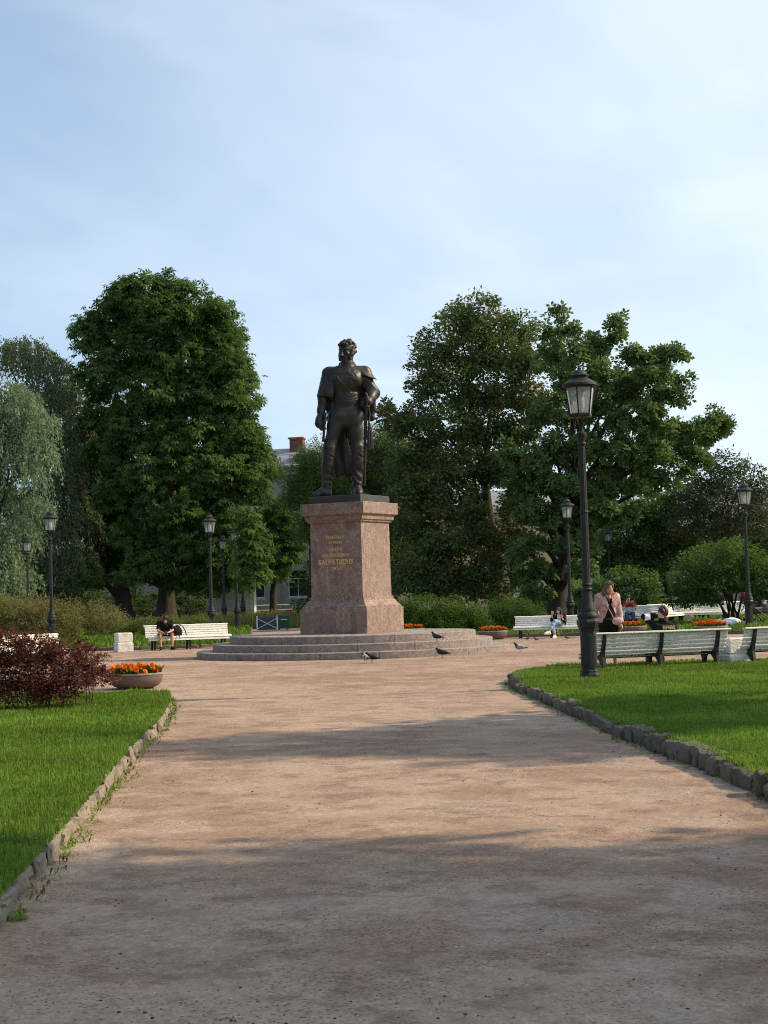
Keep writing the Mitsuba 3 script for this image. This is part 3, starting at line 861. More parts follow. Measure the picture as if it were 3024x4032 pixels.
def leaves_for(lobes, rng, leaf, size, crad, per_area, n_leaf, col_a, col_b, droop, odd=None, oddp=0.0, inner=0.25, flat=.75, lump=.25, face=0.55):
    """Leaf clusters over the skin of every lobe, some inside it."""
    P, N, CL = [], [], []
    for c, r, dens in lobes:
        rm = r.mean()
        n = max(4, int(dens * per_area * 4 * np.pi * rm * rm / (np.pi * crad * crad)))
        d = unit(rng, n)
        d[:, 2] = np.where(d[:, 2] < -.3, d[:, 2] * .6, d[:, 2])
        k = np.where(rng.random(n) < inner, rng.uniform(.35, .85, n), rng.uniform(.80, 1.05, n))
        k *= 1 + lump * 2 * (meshkit.noise(d * 2.2 + c, 3) - .5)
        P.append(c + d * r * k[:, None]); N.append(d); CL.append(np.full(n, rng.random()))
    P, N, CL = np.vstack(P), np.vstack(N), np.concatenate(CL)
    m = len(P) * n_leaf
    i = np.repeat(np.arange(len(P)), n_leaf)
    cr = crad * rng.uniform(.6, 1.3, len(P))[i]
    off = unit(rng, m) * (rng.random(m) ** .45)[:, None] * [1, 1, flat]
    pos = P[i] + off * cr[:, None]
    pos[:, 2] -= droop * cr * (off[:, 0] ** 2 + off[:, 1] ** 2)
    ax = off * [1, 1, .5] + N[i] * .3 + rng.normal(0, .35, (m, 3)); ax[:, 2] -= droop * .7
    nr = np.tile([0, 0, 1.0], (m, 1)) * face + off * .6 + N[i] * .35 + rng.normal(0, .3, (m, 3))
    s = size * rng.uniform(.65, 1.25, m)
    v, f = scatter(leaf[0], leaf[1], pos, ax, nr, s)
    t = np.clip(.35 * rng.random(m) + .4 * rng.random(len(P))[i] + .25 * CL[i], 0, 1)[:, None]
    col = np.asarray(col_a) * (1 - t) + np.asarray(col_b) * t
    if odd is not None:
        hit = (meshkit.noise(P * .9, 17)[i] * .6 + .4 * rng.random(m)) < oddp
        col[hit] = np.asarray(odd) * rng.uniform(.7, 1.2, (hit.sum(), 1))
    return v, f, np.repeat(np.minimum(col * LEAF_GAIN, .5), len(leaf[0]), 0)


def limbs(base, r0, lobes, rng, top_frac=.75, lean=(0, 0), most=14, sides=7):
    """A tapered trunk with limbs that reach into the lobes."""
    trunk, br = MB(), MB()
    zs = max(c[2] for c, _, _ in lobes)
    cx = np.mean([c[0] for c, _, _ in lobes]); cy = np.mean([c[1] for c, _, _ in lobes])
    H = base[2] + (zs - base[2]) * top_frac
    n = 9
    t = np.linspace(0, 1, n)
    pts = np.column_stack([base[0] + (cx - base[0]) * t ** 1.6 * .8 + lean[0] * t + rng.normal(0, .06, n) * t, base[1] + (cy - base[1]) * t ** 1.6 * .6 + rng.normal(0, .06, n) * t, base[2] - .1 + (H - base[2]) * t])
    rad = r0 * (1 - .8 * t) * np.where(t == 0, 1.35, 1)
    trunk.add(*tube(pts, rad, 10))
    L = [l for l in lobes if l[2] >= 1.0]
    rng.shuffle(L)
    for c, r, _ in L[:most]:
        k = np.clip((c[2] - base[2]) / (H - base[2]) * .62 + rng.uniform(-.08, .04), .16, .92)
        a = np.array([np.interp(k, t, pts[:, j]) for j in range(3)])
        m = (a + c) / 2 + [0, 0, .18 * np.linalg.norm(c - a)] + rng.normal(0, .15, 3)
        q = np.linspace(0, 1, 7)[:, None]
        curve = (1 - q) ** 2 * a + 2 * q * (1 - q) * m + q ** 2 * c + rng.normal(0, .05, (7, 3)) * np.minimum(q, 1 - q) * 2
        rb = np.interp(k, t, rad) * .55
        br.add(*tube(curve, rb * (1 - .85 * q[:, 0]), sides))
        for e in range(4):
            d = unit(rng, 1)[0]; d[2] = abs(d[2]) * .6
            s0 = curve[rng.integers(3, 7)]
            br.add(*tube(np.array([s0, s0 + d * r * .5 + [0, 0, .05], s0 + d * r * .95]), [rb * .22, rb * .14, rb * .04], 4))
    return trunk, br


def tree(key, base, r0, px_lobes, Y, seed, leaf, bsdf, label, cat='tree', group=None, top_frac=.72, depth=.75, most=14, back=True, lean=(0, 0), lobe=1.0, **kw):
    rng = np.random.default_rng(seed)
    lobes = lobes_from(px_lobes, Y, seed, depth, back, lobe)
    trunk, br = limbs(np.asarray(base, float), r0, list(lobes), rng, top_frac, lean, most)
    put(key + '__trunk', trunk, 'bark', 40)
    put(key + '__branches', br, 'bark', 40)
    v, f, c = leaves_for(lobes, rng, leaf, **kw)
    put(key + '__crown', (v, f), bsdf, False, c)
    labels[key + '__crown'] = {'kind': 'stuff', 'label': 'leafy crown'}
    tag(key, label, cat, group)
    return len(f)


def ground_at(px, Y, z=.08):
    p = at(px, 2400, Y); return np.array([p[0], p[1], z])


CH = dict(leaf=PALM, bsdf='leaf', size=.38, crad=.58, per_area=1.9, n_leaf=9, col_a=(.036, .072, .022), col_b=(.098, .165, .044), droop=.45, inner=.2, lump=.22)
CHEST = [(530, 1215, 100, 80), (880, 1350, 80, 90), (930, 1470, 75, 90), (360, 1290, 60, 60), (694, 1170, 75, 85), (590, 1200, 120, 90), (790, 1240, 120, 100), (470, 1290, 120, 90), (690, 1300, 150, 120), (880, 1300, 80, 90), (380, 1350, 85, 85), (560, 1400, 150, 120), (740, 1440, 160, 130), (890, 1430, 100, 110), (430, 1500, 115, 110),
         (640, 1570, 160, 130), (840, 1570, 140, 130), (950, 1580, 80, 110), (420, 1650, 100, 110), (560, 1700, 150, 130), (760, 1740, 160, 130), (930, 1720, 110, 120), (1005, 1760, 60, 110), (440, 1800, 100, 110), (640, 1870, 150, 130), (850, 1880, 140, 120),
         (990, 1900, 80, 100), (500, 1960, 110, 110), (720, 2010, 150, 110), (900, 2040, 120, 110), (560, 2110, 120, 90), (760, 2150, 140, 90), (900, 2180, 110, 100), (640, 2220, 110, 60), (820, 2250, 110, 70), (960, 2260, 70, 70), (1050, 1830, 45, 70), (400, 2270, 60, 40), (570, 2270, 70, 40), (730, 2285, 70, 45), (850, 2300, 60, 40), (985, 2060, 32, 62, -30), (990, 2160, 34, 60, -30), (992, 2130, 40, 65, -30), (995, 2210, 42, 65, -30), (985, 2275, 36, 40, -30), (1015, 2180, 40, 70, -30)]
tree('chestnut_tree', ground_at(655, 104), .60, CHEST, 104, 101, label='huge dark green horse chestnut tree left of the statue', lobe=.86, **CH)
tree('chestnut_tree_001', ground_at(488, 107), .64, [(400, 1760, 100, 120), (350, 1900, 90, 110), (450, 1950, 110, 110), (380, 2050, 100, 110), (480, 2110, 110, 90), (400, 2200, 100, 80), (520, 2230, 90, 70), (350, 2250, 80, 70)], 108, 102,
     label='shaded chestnut tree with thick trunk left of and behind the huge chestnut', **{**CH, 'per_area': 1.5})
tree('chestnut_tree_002', ground_at(1075, 108), .3, [(1085, 2010, 65, 60), (1140, 2080, 60, 75), (1050, 2090, 80, 75), (1020, 2180, 70, 70), (1120, 2180, 75, 65), (1075, 2250, 70, 55), (1165, 2130, 40, 55)], 107, 103,
     label='smaller chestnut tree between the huge chestnut and the pedestal', **{**CH, 'size': .29, 'crad': .45, 'per_area': 1.5})


def willow(key, base, r0, px_lobes, Y, seed, label, col_a, col_b, dens=1.0, size=.20, hang=1.5):
    """Weeping strands of narrow leaves hung from the lobes."""
    rng = np.random.default_rng(seed)
    lobes = lobes_from(px_lobes, Y, seed, .7)
    trunk, br = limbs(np.asarray(base, float), r0, list(lobes), rng, .8, most=12)
    put(key + '__trunk', trunk, 'bark', 40); put(key + '__branches', br, 'bark', 40)
    P, A, Nn, S, C = [], [], [], [], []
    for c, r, d in lobes:
        n = int(dens * d * 60 * r.mean() ** 2)
        u = unit(rng, n); u[:, 2] = np.abs(u[:, 2]) * .9 - .25
        st = c + u * r * rng.uniform(.75, 1.02, n)[:, None]
        lc = rng.random()
        for q in range(n):
            m = int(rng.integers(12, 22))
            t = np.linspace(0, 1, m)
            L = hang * rng.uniform(.5, 1.15) * min(1.3, r[2])
            out = u[q] * [1, 1, 0] * .35 * L
            line = st[q] + np.column_stack([out[0] * np.sqrt(t), out[1] * np.sqrt(t), .12 * t - L * t ** 1.7]) + rng.normal(0, .05, (m, 3))
            P.append(line)
            a = np.column_stack([np.full(m, out[0]) * .5, np.full(m, out[1]) * .5, -.3 - t]) + rng.normal(0, .55, (m, 3))
            A.append(a); Nn.append(np.tile(u[q], (m, 1)) + rng.normal(0, .6, (m, 3)))
            S.append(size * rng.uniform(.6, 1.2, m))
            w = np.clip(.5 * rng.random() + .3 * lc + .3 * rng.random(m), 0, 1)[:, None]
            C.append(np.asarray(col_a) * (1 - w) + np.asarray(col_b) * w)
    v, f = scatter(NARROW[0] * [1, 1.3, 1], NARROW[1], np.vstack(P), np.vstack(A), np.vstack(Nn), np.concatenate(S))
    put(key + '__crown', (v, f), 'willow_leaf', False, np.repeat(np.vstack(C), 4, 0))
    labels[key + '__crown'] = {'kind': 'stuff', 'label': 'weeping leafy crown'}
    tag(key, label, 'tree')
    return len(f)


willow('willow_tree', ground_at(-60, 90), .45, [(40, 1560, 105, 85), (130, 1650, 80, 90), (40, 1690, 100, 100), (150, 1770, 65, 90), (60, 1830, 100, 90), (-60, 1650, 120, 140), (150, 1990, 55, 60), (70, 2080, 75, 70), (10, 2170, 80, 80), (60, 2270, 70, 60), (-70, 1900, 100, 140), (-60, 2150, 90, 140)], 88, 104,
       'silvery weeping willow at the left edge of the photo', (.13, .205, .105), (.25, .335, .205), 1.5, .235)
willow('willow_tree_001', ground_at(150, 108), .5, [(20, 1390, 110, 80), (130, 1390, 80, 80), (210, 1460, 80, 90), (265, 1560, 75, 100), (180, 1580, 110, 110), (290, 1690, 75, 110), (230, 1760, 110, 120), (310, 1850, 80, 120), (240, 1930, 110, 120), (310, 2040, 90, 120), (200, 2100, 110, 120), (300, 2200, 100, 90), (170, 2240, 110, 80), (60, 2000, 120, 140), (40, 2230, 120, 110)], 105, 105,
       'taller dark grey willow between the silvery willow and the huge chestnut', (.085, .125, .068), (.17, .215, .125), 1.0, .26)

BALL = dict(leaf=NARROW, bsdf='leaf', size=.20, crad=.42, per_area=2.4, n_leaf=36, col_a=(.048, .088, .026), col_b=(.125, .18, .060), droop=.15, inner=.25, lump=.10, flat=.9, face=.2)
tree('round_willow', ground_at(1225, 92), .3, [(1250, 1800, 70, 65), (1190, 1870, 72, 80), (1270, 1880, 85, 90), (1165, 1950, 60, 70), (1230, 1980, 90, 80), (1330, 1900, 70, 110), (1340, 2020, 80, 100), (1240, 2080, 80, 80)], 92, 106,
     label='dark rounded bushy willow behind the left leg of the statue', **BALL)
tree('round_willow_001', ground_at(1560, 94), .35, [(1460, 1760, 75, 80), (1545, 1770, 85, 85), (1630, 1800, 80, 90), (1430, 1860, 75, 90), (1520, 1880, 100, 90), (1620, 1900, 90, 90), (1570, 2000, 110, 90), (1460, 1980, 80, 90), (1600, 2110, 100, 100), (1560, 2230, 85, 90), (1640, 2250, 80, 70)], 94, 107,
     label='dark rounded bushy willow between the statue and the tall lime tree', lean=(-.6, 0), **BALL)
LIME = dict(leaf=LEAF4, bsdf='leaf', size=.215, crad=.52, per_area=1.75, n_leaf=54, col_a=(.060, .092, .034), col_b=(.150, .195, .068), droop=.30, odd=(.21, .165, .065), oddp=.30, inner=.2, lump=.3, face=.3)
tree('lime_tree', ground_at(1962, 88), .42, [(1870, 1255, 90, 65), (1790, 1290, 85, 70), (1960, 1290, 90, 70), (2060, 1310, 55, 60), (1700, 1380, 80, 75), (1840, 1390, 110, 90), (1980, 1400, 110, 90), (2080, 1420, 60, 80), (1680, 1490, 75, 80), (1780, 1530, 110, 100), (1930, 1540, 120, 100), (2060, 1560, 80, 90),
      (1530, 1610, 40, 32), (1650, 1640, 80, 75), (1770, 1680, 110, 100), (1910, 1700, 120, 100), (2040, 1710, 80, 90), (1690, 1800, 100, 90), (1830, 1840, 120, 100), (1970, 1850, 90, 90), (1680, 1940, 100, 90), (1800, 1990, 120, 100), (1640, 2070, 90, 90), (1760, 2130, 120, 100), (1890, 2090, 80, 90), (1670, 2210, 100, 80), (1790, 2260, 100, 70), (1600, 2290, 80, 60), (1700, 2310, 90, 60), (1830, 2320, 90, 55), (1900, 2230, 80, 70), (1980, 2180, 60, 60), (1950, 2320, 70, 55), (1520, 1650, 45, 36), (1590, 1700, 60, 50), (1590, 1820, 65, 65), (1600, 1940, 70, 70), (2040, 1960, 60, 70), (2020, 2080, 60, 60)], 88, 108,
     label='tall lime tree with browning leaves right of the statue', top_frac=.85, lobe=.86, **LIME)
OAKP = dict(leaf=OAK, bsdf='leaf', size=.25, crad=.46, per_area=1.45, n_leaf=18, col_a=(.056, .100, .036), col_b=(.140, .205, .066), droop=.1, inner=.25, lump=.35, flat=.8, face=.3)
tree('oak_tree', ground_at(2195, 82), .52, [(2180, 1275, 40, 35), (2200, 1340, 50, 45), (2240, 1420, 45, 60), (2160, 1420, 50, 50), (2375, 1310, 45, 35), (2340, 1380, 40, 50), (2395, 1360, 30, 40), (2460, 1440, 65, 45), (2560, 1450, 60, 50), (2625, 1425, 45, 40), (2520, 1520, 70, 55), (2640, 1530, 35, 40), (2600, 1580, 60, 45), (2440, 1570, 80, 70),
      (2500, 1650, 80, 55), (2330, 1520, 70, 70), (2210, 1530, 70, 70), (2290, 1640, 80, 70), (2150, 1640, 70, 80), (2400, 1690, 70, 50), (2560, 1720, 80, 45), (2660, 1700, 45, 26), (2730, 1705, 40, 24), (2790, 1660, 40, 32), (2840, 1680, 34, 36), (2790, 1720, 30, 28), (2640, 1790, 80, 45), (2720, 1830, 50, 45), (2540, 1810, 70, 50), (2420, 1810, 80, 60),
      (2290, 1790, 80, 70), (2170, 1780, 70, 80), (2120, 1900, 80, 80), (2240, 1920, 90, 80), (2360, 1930, 80, 70), (2480, 1910, 80, 60), (2590, 1900, 60, 50), (2080, 2020, 60, 60), (2180, 2050, 70, 60), (2290, 2050, 60, 60), (2090, 2140, 60, 45), (2130, 2240, 55, 45), (2060, 2270, 50, 45), (2100, 2340, 60, 45), (2290, 2160, 60, 50), (2260, 2250, 50, 40), (2290, 2330, 60, 50), (2040, 1900, 50, 60), (2030, 1990, 50, 50), (2050, 2180, 45, 45), (2010, 1800, 60, 60), (2080, 1830, 60, 60), (2230, 2150, 60, 50), (2340, 2010, 60, 50), (2420, 2040, 60, 45)], 82, 109,
     label='spreading oak with ragged open crown behind the nearest lamp post', top_frac=.62, most=40, lobe=.82, **OAKP)
MAP = dict(leaf=LEAF4, bsdf='leaf', size=.23, crad=.48, per_area=1.9, n_leaf=34, col_a=(.050, .092, .032), col_b=(.125, .19, .058), droop=.25, inner=.2, lump=.25, face=.4)
tree('maple_tree', ground_at(2648, 100), .32, [(2460, 2030, 100, 70), (2580, 2010, 100, 80), (2680, 1990, 80, 70), (2500, 2120, 110, 80), (2620, 2110, 100, 80), (2340, 2150, 55, 60), (2470, 2210, 100, 60), (2590, 2210, 90, 60), (2690, 2160, 80, 70), (2370, 2230, 60, 50)], 100, 110,
     label='low branching leafy tree right of the oak, its dark trunk before the parked cars', **MAP)
tree('rowan_tree', ground_at(2800, 96), .22, [(2780, 1890, 75, 55), (2830, 1830, 45, 40), (2880, 1850, 50, 45), (2940, 1880, 50, 40), (2990, 1930, 50, 40), (2860, 1930, 85, 55), (2760, 1990, 85, 60), (2900, 2010, 80, 50), (2980, 2020, 50, 40), (2820, 2070, 90, 55), (2700, 2070, 75, 60), (2960, 1960, 60, 50), (2990, 2080, 60, 50), (2720, 1930, 60, 50)], 96, 111,
     label='thin leaved rowan tree above the far right lamp post', **{**MAP, 'size': .18, 'n_leaf': 30, 'per_area': 2.0, 'col_a': (.045, .062, .034), 'col_b': (.11, .135, .07)})
tree('dark_tree', ground_at(3050, 112), .3, [(2880, 2060, 80, 60), (2780, 2080, 70, 60), (2980, 2110, 70, 70), (3060, 2140, 90, 90), (2900, 2140, 80, 70), (3000, 2230, 110, 70), (2760, 2150, 70, 60), (3120, 2050, 80, 80)], 112, 112,
     label='dark dense tree at the right edge under the pale roof', **{**MAP, 'size': .18, 'col_a': (.03, .06, .02), 'col_b': (.06, .10, .03)})
SHR = dict(leaf=LEAF4, bsdf='leaf', size=.12, crad=.28, per_area=2.6, n_leaf=26, col_a=(.040, .085, .022), col_b=(.11, .185, .045), droop=.2, inner=.25, lump=.38, flat=.6, face=.8)


def shrub(key, Y, px_lobes, seed, label, stems=9, base_px=None, cat='shrub', group=None, stem_r=.03, bsdf='leaf', z=.08, twigs=0, depth=.6, **kw):
    rng = np.random.default_rng(seed)
    lobes = lobes_from(px_lobes, Y, seed, depth)
    sb = MB()
    cx = np.mean([l[0][0] for l in lobes]); cy = np.mean([l[0][1] for l in lobes])
    b0 = at(base_px, 2400, Y)[:2] if base_px else (cx, cy)
    for k in range(stems):
        c = lobes[k % len(lobes)][0]
        a = np.array([b0[0] + (rng.normal(0, .12) if base_px else (c[0] - b0[0]) * .75 + rng.normal(0, .1)), b0[1] + (rng.normal(0, .15) if base_px else (c[1] - b0[1]) * .75), z - .05])
        m = (a + c) / 2 + [-(c[0] - a[0]) * .2, 0, .1]
        sb.add(*tube(np.array([a, (a + m) / 2 + rng.normal(0, .02, 3), m, (m + c) / 2 + rng.normal(0, .02, 3), c]), [stem_r, stem_r * .85, stem_r * .7, stem_r * .5, stem_r * .3], 6))
    put(key + '__stems', sb, 'bark', 40)
    v, f, c = leaves_for(lobes, rng, kw.pop('leaf'), **kw)
    v[:, 2] = np.maximum(v[:, 2], z + .01)
    put(key + '__foliage', (v, f), bsdf, False, c)
    labels[key + '__foliage'] = {'kind': 'stuff', 'label': 'leafy mass'}
    tag(key, label, cat, group)


shrub('lilac_shrub', 62, [(2770, 2220, 85, 65), (2880, 2180, 85, 60), (2980, 2230, 85, 75), (2710, 2290, 75, 60), (2820, 2290, 90, 60), (2930, 2290, 90, 60), (3030, 2310, 75, 70), (2680, 2360, 60, 40), (2780, 2350, 70, 40), (2990, 2370, 80, 45)], 121, 'big shrub with fanned bare stems before the far bench at the right', 9, 2890, stem_r=.05, **SHR)
shrub('viburnum_shrub', 66, [(2440, 2270, 65, 45), (2380, 2300, 40, 45), (2530, 2290, 60, 45), (2460, 2340, 80, 50), (2560, 2350, 50, 50), (2410, 2390, 60, 40), (2500, 2400, 60, 40)], 122, 'rounded green shrub behind the standing woman in pink', 8, 2480, stem_r=.035, **SHR)
SPI = dict(leaf=LEAF4, bsdf='leaf', size=.065, crad=.22, per_area=3.0, n_leaf=44, col_a=(.028, .066, .014), col_b=(.095, .155, .032), droop=.3, inner=.2, lump=.28, flat=.8, face=.3)
YEL = {**SPI, 'col_a': (.085, .10, .028), 'col_b': (.22, .22, .085), 'size': .12, 'leaf': NARROW, 'crad': .28, 'droop': .55, 'per_area': 2.2, 'n_leaf': 44, 'odd': (.20, .16, .075), 'oddp': .35}
shrub('spirea_bush', 60, [(1570, 2410, 70, 55), (1660, 2400, 75, 55), (1750, 2405, 75, 55), (1840, 2420, 75, 45), (1620, 2450, 80, 40), (1740, 2450, 90, 40), (1870, 2455, 70, 35)], 123, 'wide arching green bush right of the pedestal', 14, stem_r=.012, **SPI)
shrub('spirea_bush_001', 61, [(1960, 2415, 60, 50), (2030, 2405, 65, 50), (2095, 2420, 50, 42), (2000, 2455, 80, 35), (2090, 2455, 50, 35)], 124, 'arching green bush behind the left end of the bench with the woman', 12, stem_r=.012, **SPI)
shrub('hedge_bush', 69, [(-30, 2400, 90, 55), (60, 2395, 80, 55), (150, 2395, 80, 55), (240, 2405, 75, 50), (20, 2450, 90, 40), (140, 2450, 90, 40), (250, 2455, 80, 35)], 125, 'pale yellow green hedge bush at the far left behind the lamp post', 14, stem_r=.012, **YEL)
shrub('hedge_bush_001', 71, [(330, 2410, 70, 45), (410, 2420, 65, 45), (350, 2455, 80, 35), (440, 2455, 60, 35), (510, 2456, 50, 26), (590, 2458, 45, 24)], 126, 'pale yellow green hedge bush before the chestnut trunks', 12, stem_r=.012, **YEL)
shrub('hedge_bush_002', 61, [(500, 2465, 60, 30), (590, 2462, 60, 30), (690, 2458, 60, 32), (780, 2455, 55, 32)], 127, 'low green bushes behind the bench with the man in black', 12, stem_r=.012, **{**SPI, 'col_a': (.06, .095, .02), 'col_b': (.15, .18, .05), 'leaf': LEAF4})
BARB = dict(leaf=(LEAF4[0] * [1, .95, 1], LEAF4[1]), size=.042, crad=.115, per_area=2.5, n_leaf=32, col_a=(.075, .030, .024), col_b=(.18, .078, .058), droop=.1, odd=(.26, .17, .13), oddp=.40, inner=.35, lump=.3, flat=.8, face=.5)
BLOB = [(40, 2560, 110, 85), (170, 2560, 100, 75), (275, 2575, 85, 70), (355, 2610, 65, 60), (-70, 2580, 110, 110), (60, 2660, 130, 80), (210, 2660, 120, 75), (330, 2670, 85, 55), (415, 2665, 48, 32), (110, 2725, 120, 45), (240, 2715, 100, 40)]
shrub('barberry_bush', 23.2, BLOB, 128, 'dark red barberry bush on the left lawn beside the flower bowl', 16, stem_r=.008, z=LAWN_Z, bsdf='red_leaf', depth=.7, **BARB)
# arching shoots of the barberry with leaves along them
rng = np.random.default_rng(55)
tw, P, A, C = MB(), [], [], []
lob = lobes_from(BLOB, 23.2, 128, .7)
for k in range(230):
    c, r, _ = lob[rng.integers(len(lob))]
    u = unit(rng, 1)[0]; u[2] = abs(u[2]) * .8 + .1; u /= np.linalg.norm(u)
    a = c + u * r * .6; b = c + u * r * rng.uniform(1.0, 1.22) + [0, 0, .03]; e = b + u * [.12, .12, 0] - [0, 0, rng.uniform(.0, .06)]
    q = np.linspace(0, 1, 6)[:, None]
    line = (1 - q) ** 2 * a + 2 * q * (1 - q) * b + q ** 2 * e
    tw.add(*tube(line, [.003, .003, .0025, .002, .0015, .001], 3))
    m = 26
    t = rng.uniform(.1, 1, m)[:, None]
    P.append((1 - t) ** 2 * a + 2 * t * (1 - t) * b + t ** 2 * e + rng.normal(0, .006, (m, 3))); A.append(unit(rng, m) + u * .6)
    C.append(np.array([.12, .042, .036]) * rng.uniform(.6, 1.7, (m, 1)))
put('barberry_bush__twigs', tw, 'bark', 40)
P, A, C = np.vstack(P), np.vstack(A), np.vstack(C)
v, f = scatter(LEAF4[0], LEAF4[1], P, A, unit(rng, len(P)) + [0, 0, .6], .036 * rng.uniform(.7, 1.2, len(P)))
put('barberry_bush__shoot_leaves', (v, f), 'red_leaf', False, np.repeat(C, 4, 0)); labels['barberry_bush__shoot_leaves'] = {'kind': 'stuff', 'label': 'small dark red leaves'}

# trees of the park just right of the frame: their crowns shade the near path and a strip before the monument
def plain_tree(key, x, y, r0, H, blobs, seed, label):
    rng = np.random.default_rng(seed)
    lobes = [(np.array([x + a, y + b, z]), np.array([r, r, r * .85]), 1.0) for a, b, z, r in blobs]
    trunk, br = limbs(np.array([x, y, 0.1]), r0, list(lobes), rng, .8)
    put(key + '__trunk', trunk, 'bark', 40); put(key + '__branches', br, 'bark', 40)
    v, f, c = leaves_for(lobes, rng, LEAF4, .40, .6, 1.5, 15, (.036, .07, .02), (.09, .15, .04), .3)
    put(key + '__crown', (v, f), 'leaf', False, c); labels[key + '__crown'] = {'kind': 'stuff', 'label': 'leafy crown'}
    tag(key, label, 'tree', 'shade trees right of the path')


plain_tree('shade_tree', 16.5, 6.4, .4, 15, [(0, 0, 12.5, 3.3), (-2.2, 2.6, 10.5, 2.7), (2.4, 2.4, 11.5, 2.8), (0, -2.5, 11, 3), (2.5, -2.5, 13, 2.8), (-2.5, -2, 12, 3), (4.5, .6, 14.5, 2.8), (-4, 1.8, 8.6, 2.6), (-4.4, -2, 8.6, 2.8), (0, 2.8, 13.6, 2.2), (5, 2.6, 16.0, 2.4), (5, -2.5, 16.5, 3), (-1, -5.5, 11, 3), (4, -5.5, 13, 3), (3, 2.4, 9.4, 2.4), (7, 2.4, 14.0, 2.6), (8, -2, 16, 3)], 131, 'wide leafy tree right of the near path, throwing shade over the foreground sand')
plain_tree('shade_tree_001', 19.0, 19.0, .3, 14, [(0, 0, 13.5, 1.95), (-2, .2, 12.0, 1.7), (2, -.3, 14.6, 1.7), (-3.6, -.1, 10.6, 1.6), (3.8, .2, 13.0, 1.7), (.2, .5, 11.0, 1.7), (-5.2, .3, 9.2, 1.5), (1.6, .2, 16.2, 1.4), (5.4, 0, 15.0, 1.5), (-6.6, .8, 7.6, 1.5), (-8.4, 1.6, 6.2, 1.4)], 132, 'slender leafy tree right of the lawn, throwing the band of shade before the monument')

# understorey behind the trunks
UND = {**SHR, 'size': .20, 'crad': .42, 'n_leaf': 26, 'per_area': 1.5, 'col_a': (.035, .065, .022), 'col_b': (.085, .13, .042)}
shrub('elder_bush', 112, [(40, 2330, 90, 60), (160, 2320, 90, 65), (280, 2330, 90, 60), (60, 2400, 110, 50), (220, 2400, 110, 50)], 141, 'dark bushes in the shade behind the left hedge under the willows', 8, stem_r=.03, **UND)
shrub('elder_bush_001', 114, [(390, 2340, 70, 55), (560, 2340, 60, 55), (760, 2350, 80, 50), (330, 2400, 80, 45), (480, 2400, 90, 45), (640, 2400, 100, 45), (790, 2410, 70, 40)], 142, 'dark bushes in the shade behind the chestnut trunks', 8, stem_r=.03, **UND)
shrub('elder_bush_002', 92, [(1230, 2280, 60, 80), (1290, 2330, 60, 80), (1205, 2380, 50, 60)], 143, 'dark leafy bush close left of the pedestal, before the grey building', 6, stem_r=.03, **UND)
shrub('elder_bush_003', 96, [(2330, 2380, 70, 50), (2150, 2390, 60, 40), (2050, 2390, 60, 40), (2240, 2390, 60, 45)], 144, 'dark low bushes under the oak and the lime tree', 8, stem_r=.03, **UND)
# unseen trees added behind and left of the camera to block sky fill
for k, (x, y) in enumerate([(-13, 1), (-15, 12), (-19, 25), (-27, 38), (-9, -9), (-16, -10), (19, -15), (-17.5, 36), (-18.5, 47)]):
    rng = np.random.default_rng(200 + k)
    lobes = [(np.array([x + a, y + b, z]), np.array([2.6, 2.6, 2.2]), 1.0) for a, b, z in [(0, 0, 12), (-2, 1, 9.5), (2, 1.5, 9), (1.5, -2, 9.5), (-1.5, -2, 8), (2.4, 0, 6.5), (-2.4, .4, 6), (0, 2.4, 6.5), (0, -2.4, 6)]]
    trunk, br = limbs(np.array([x, y, 0.0]), .35, list(lobes), rng, .8, most=8)
    key = num('sky_blocker_tree', k)
    put(key + '__trunk', trunk, 'bark', 40); put(key + '__branches', br, 'bark', 40)
    v, f, c = leaves_for(lobes, rng, LEAF4, .80, .8, 1.0, 10, (.04, .075, .025), (.10, .16, .05), .3)
    put(key + '__crown', (v, f), 'leaf', False, c); labels[key + '__crown'] = {'kind': 'stuff', 'label': 'leafy crown'}
    tag(key, 'unseen tree added behind or left of the viewer to block sky fill', 'tree', 'added sky blocking trees around the viewer')

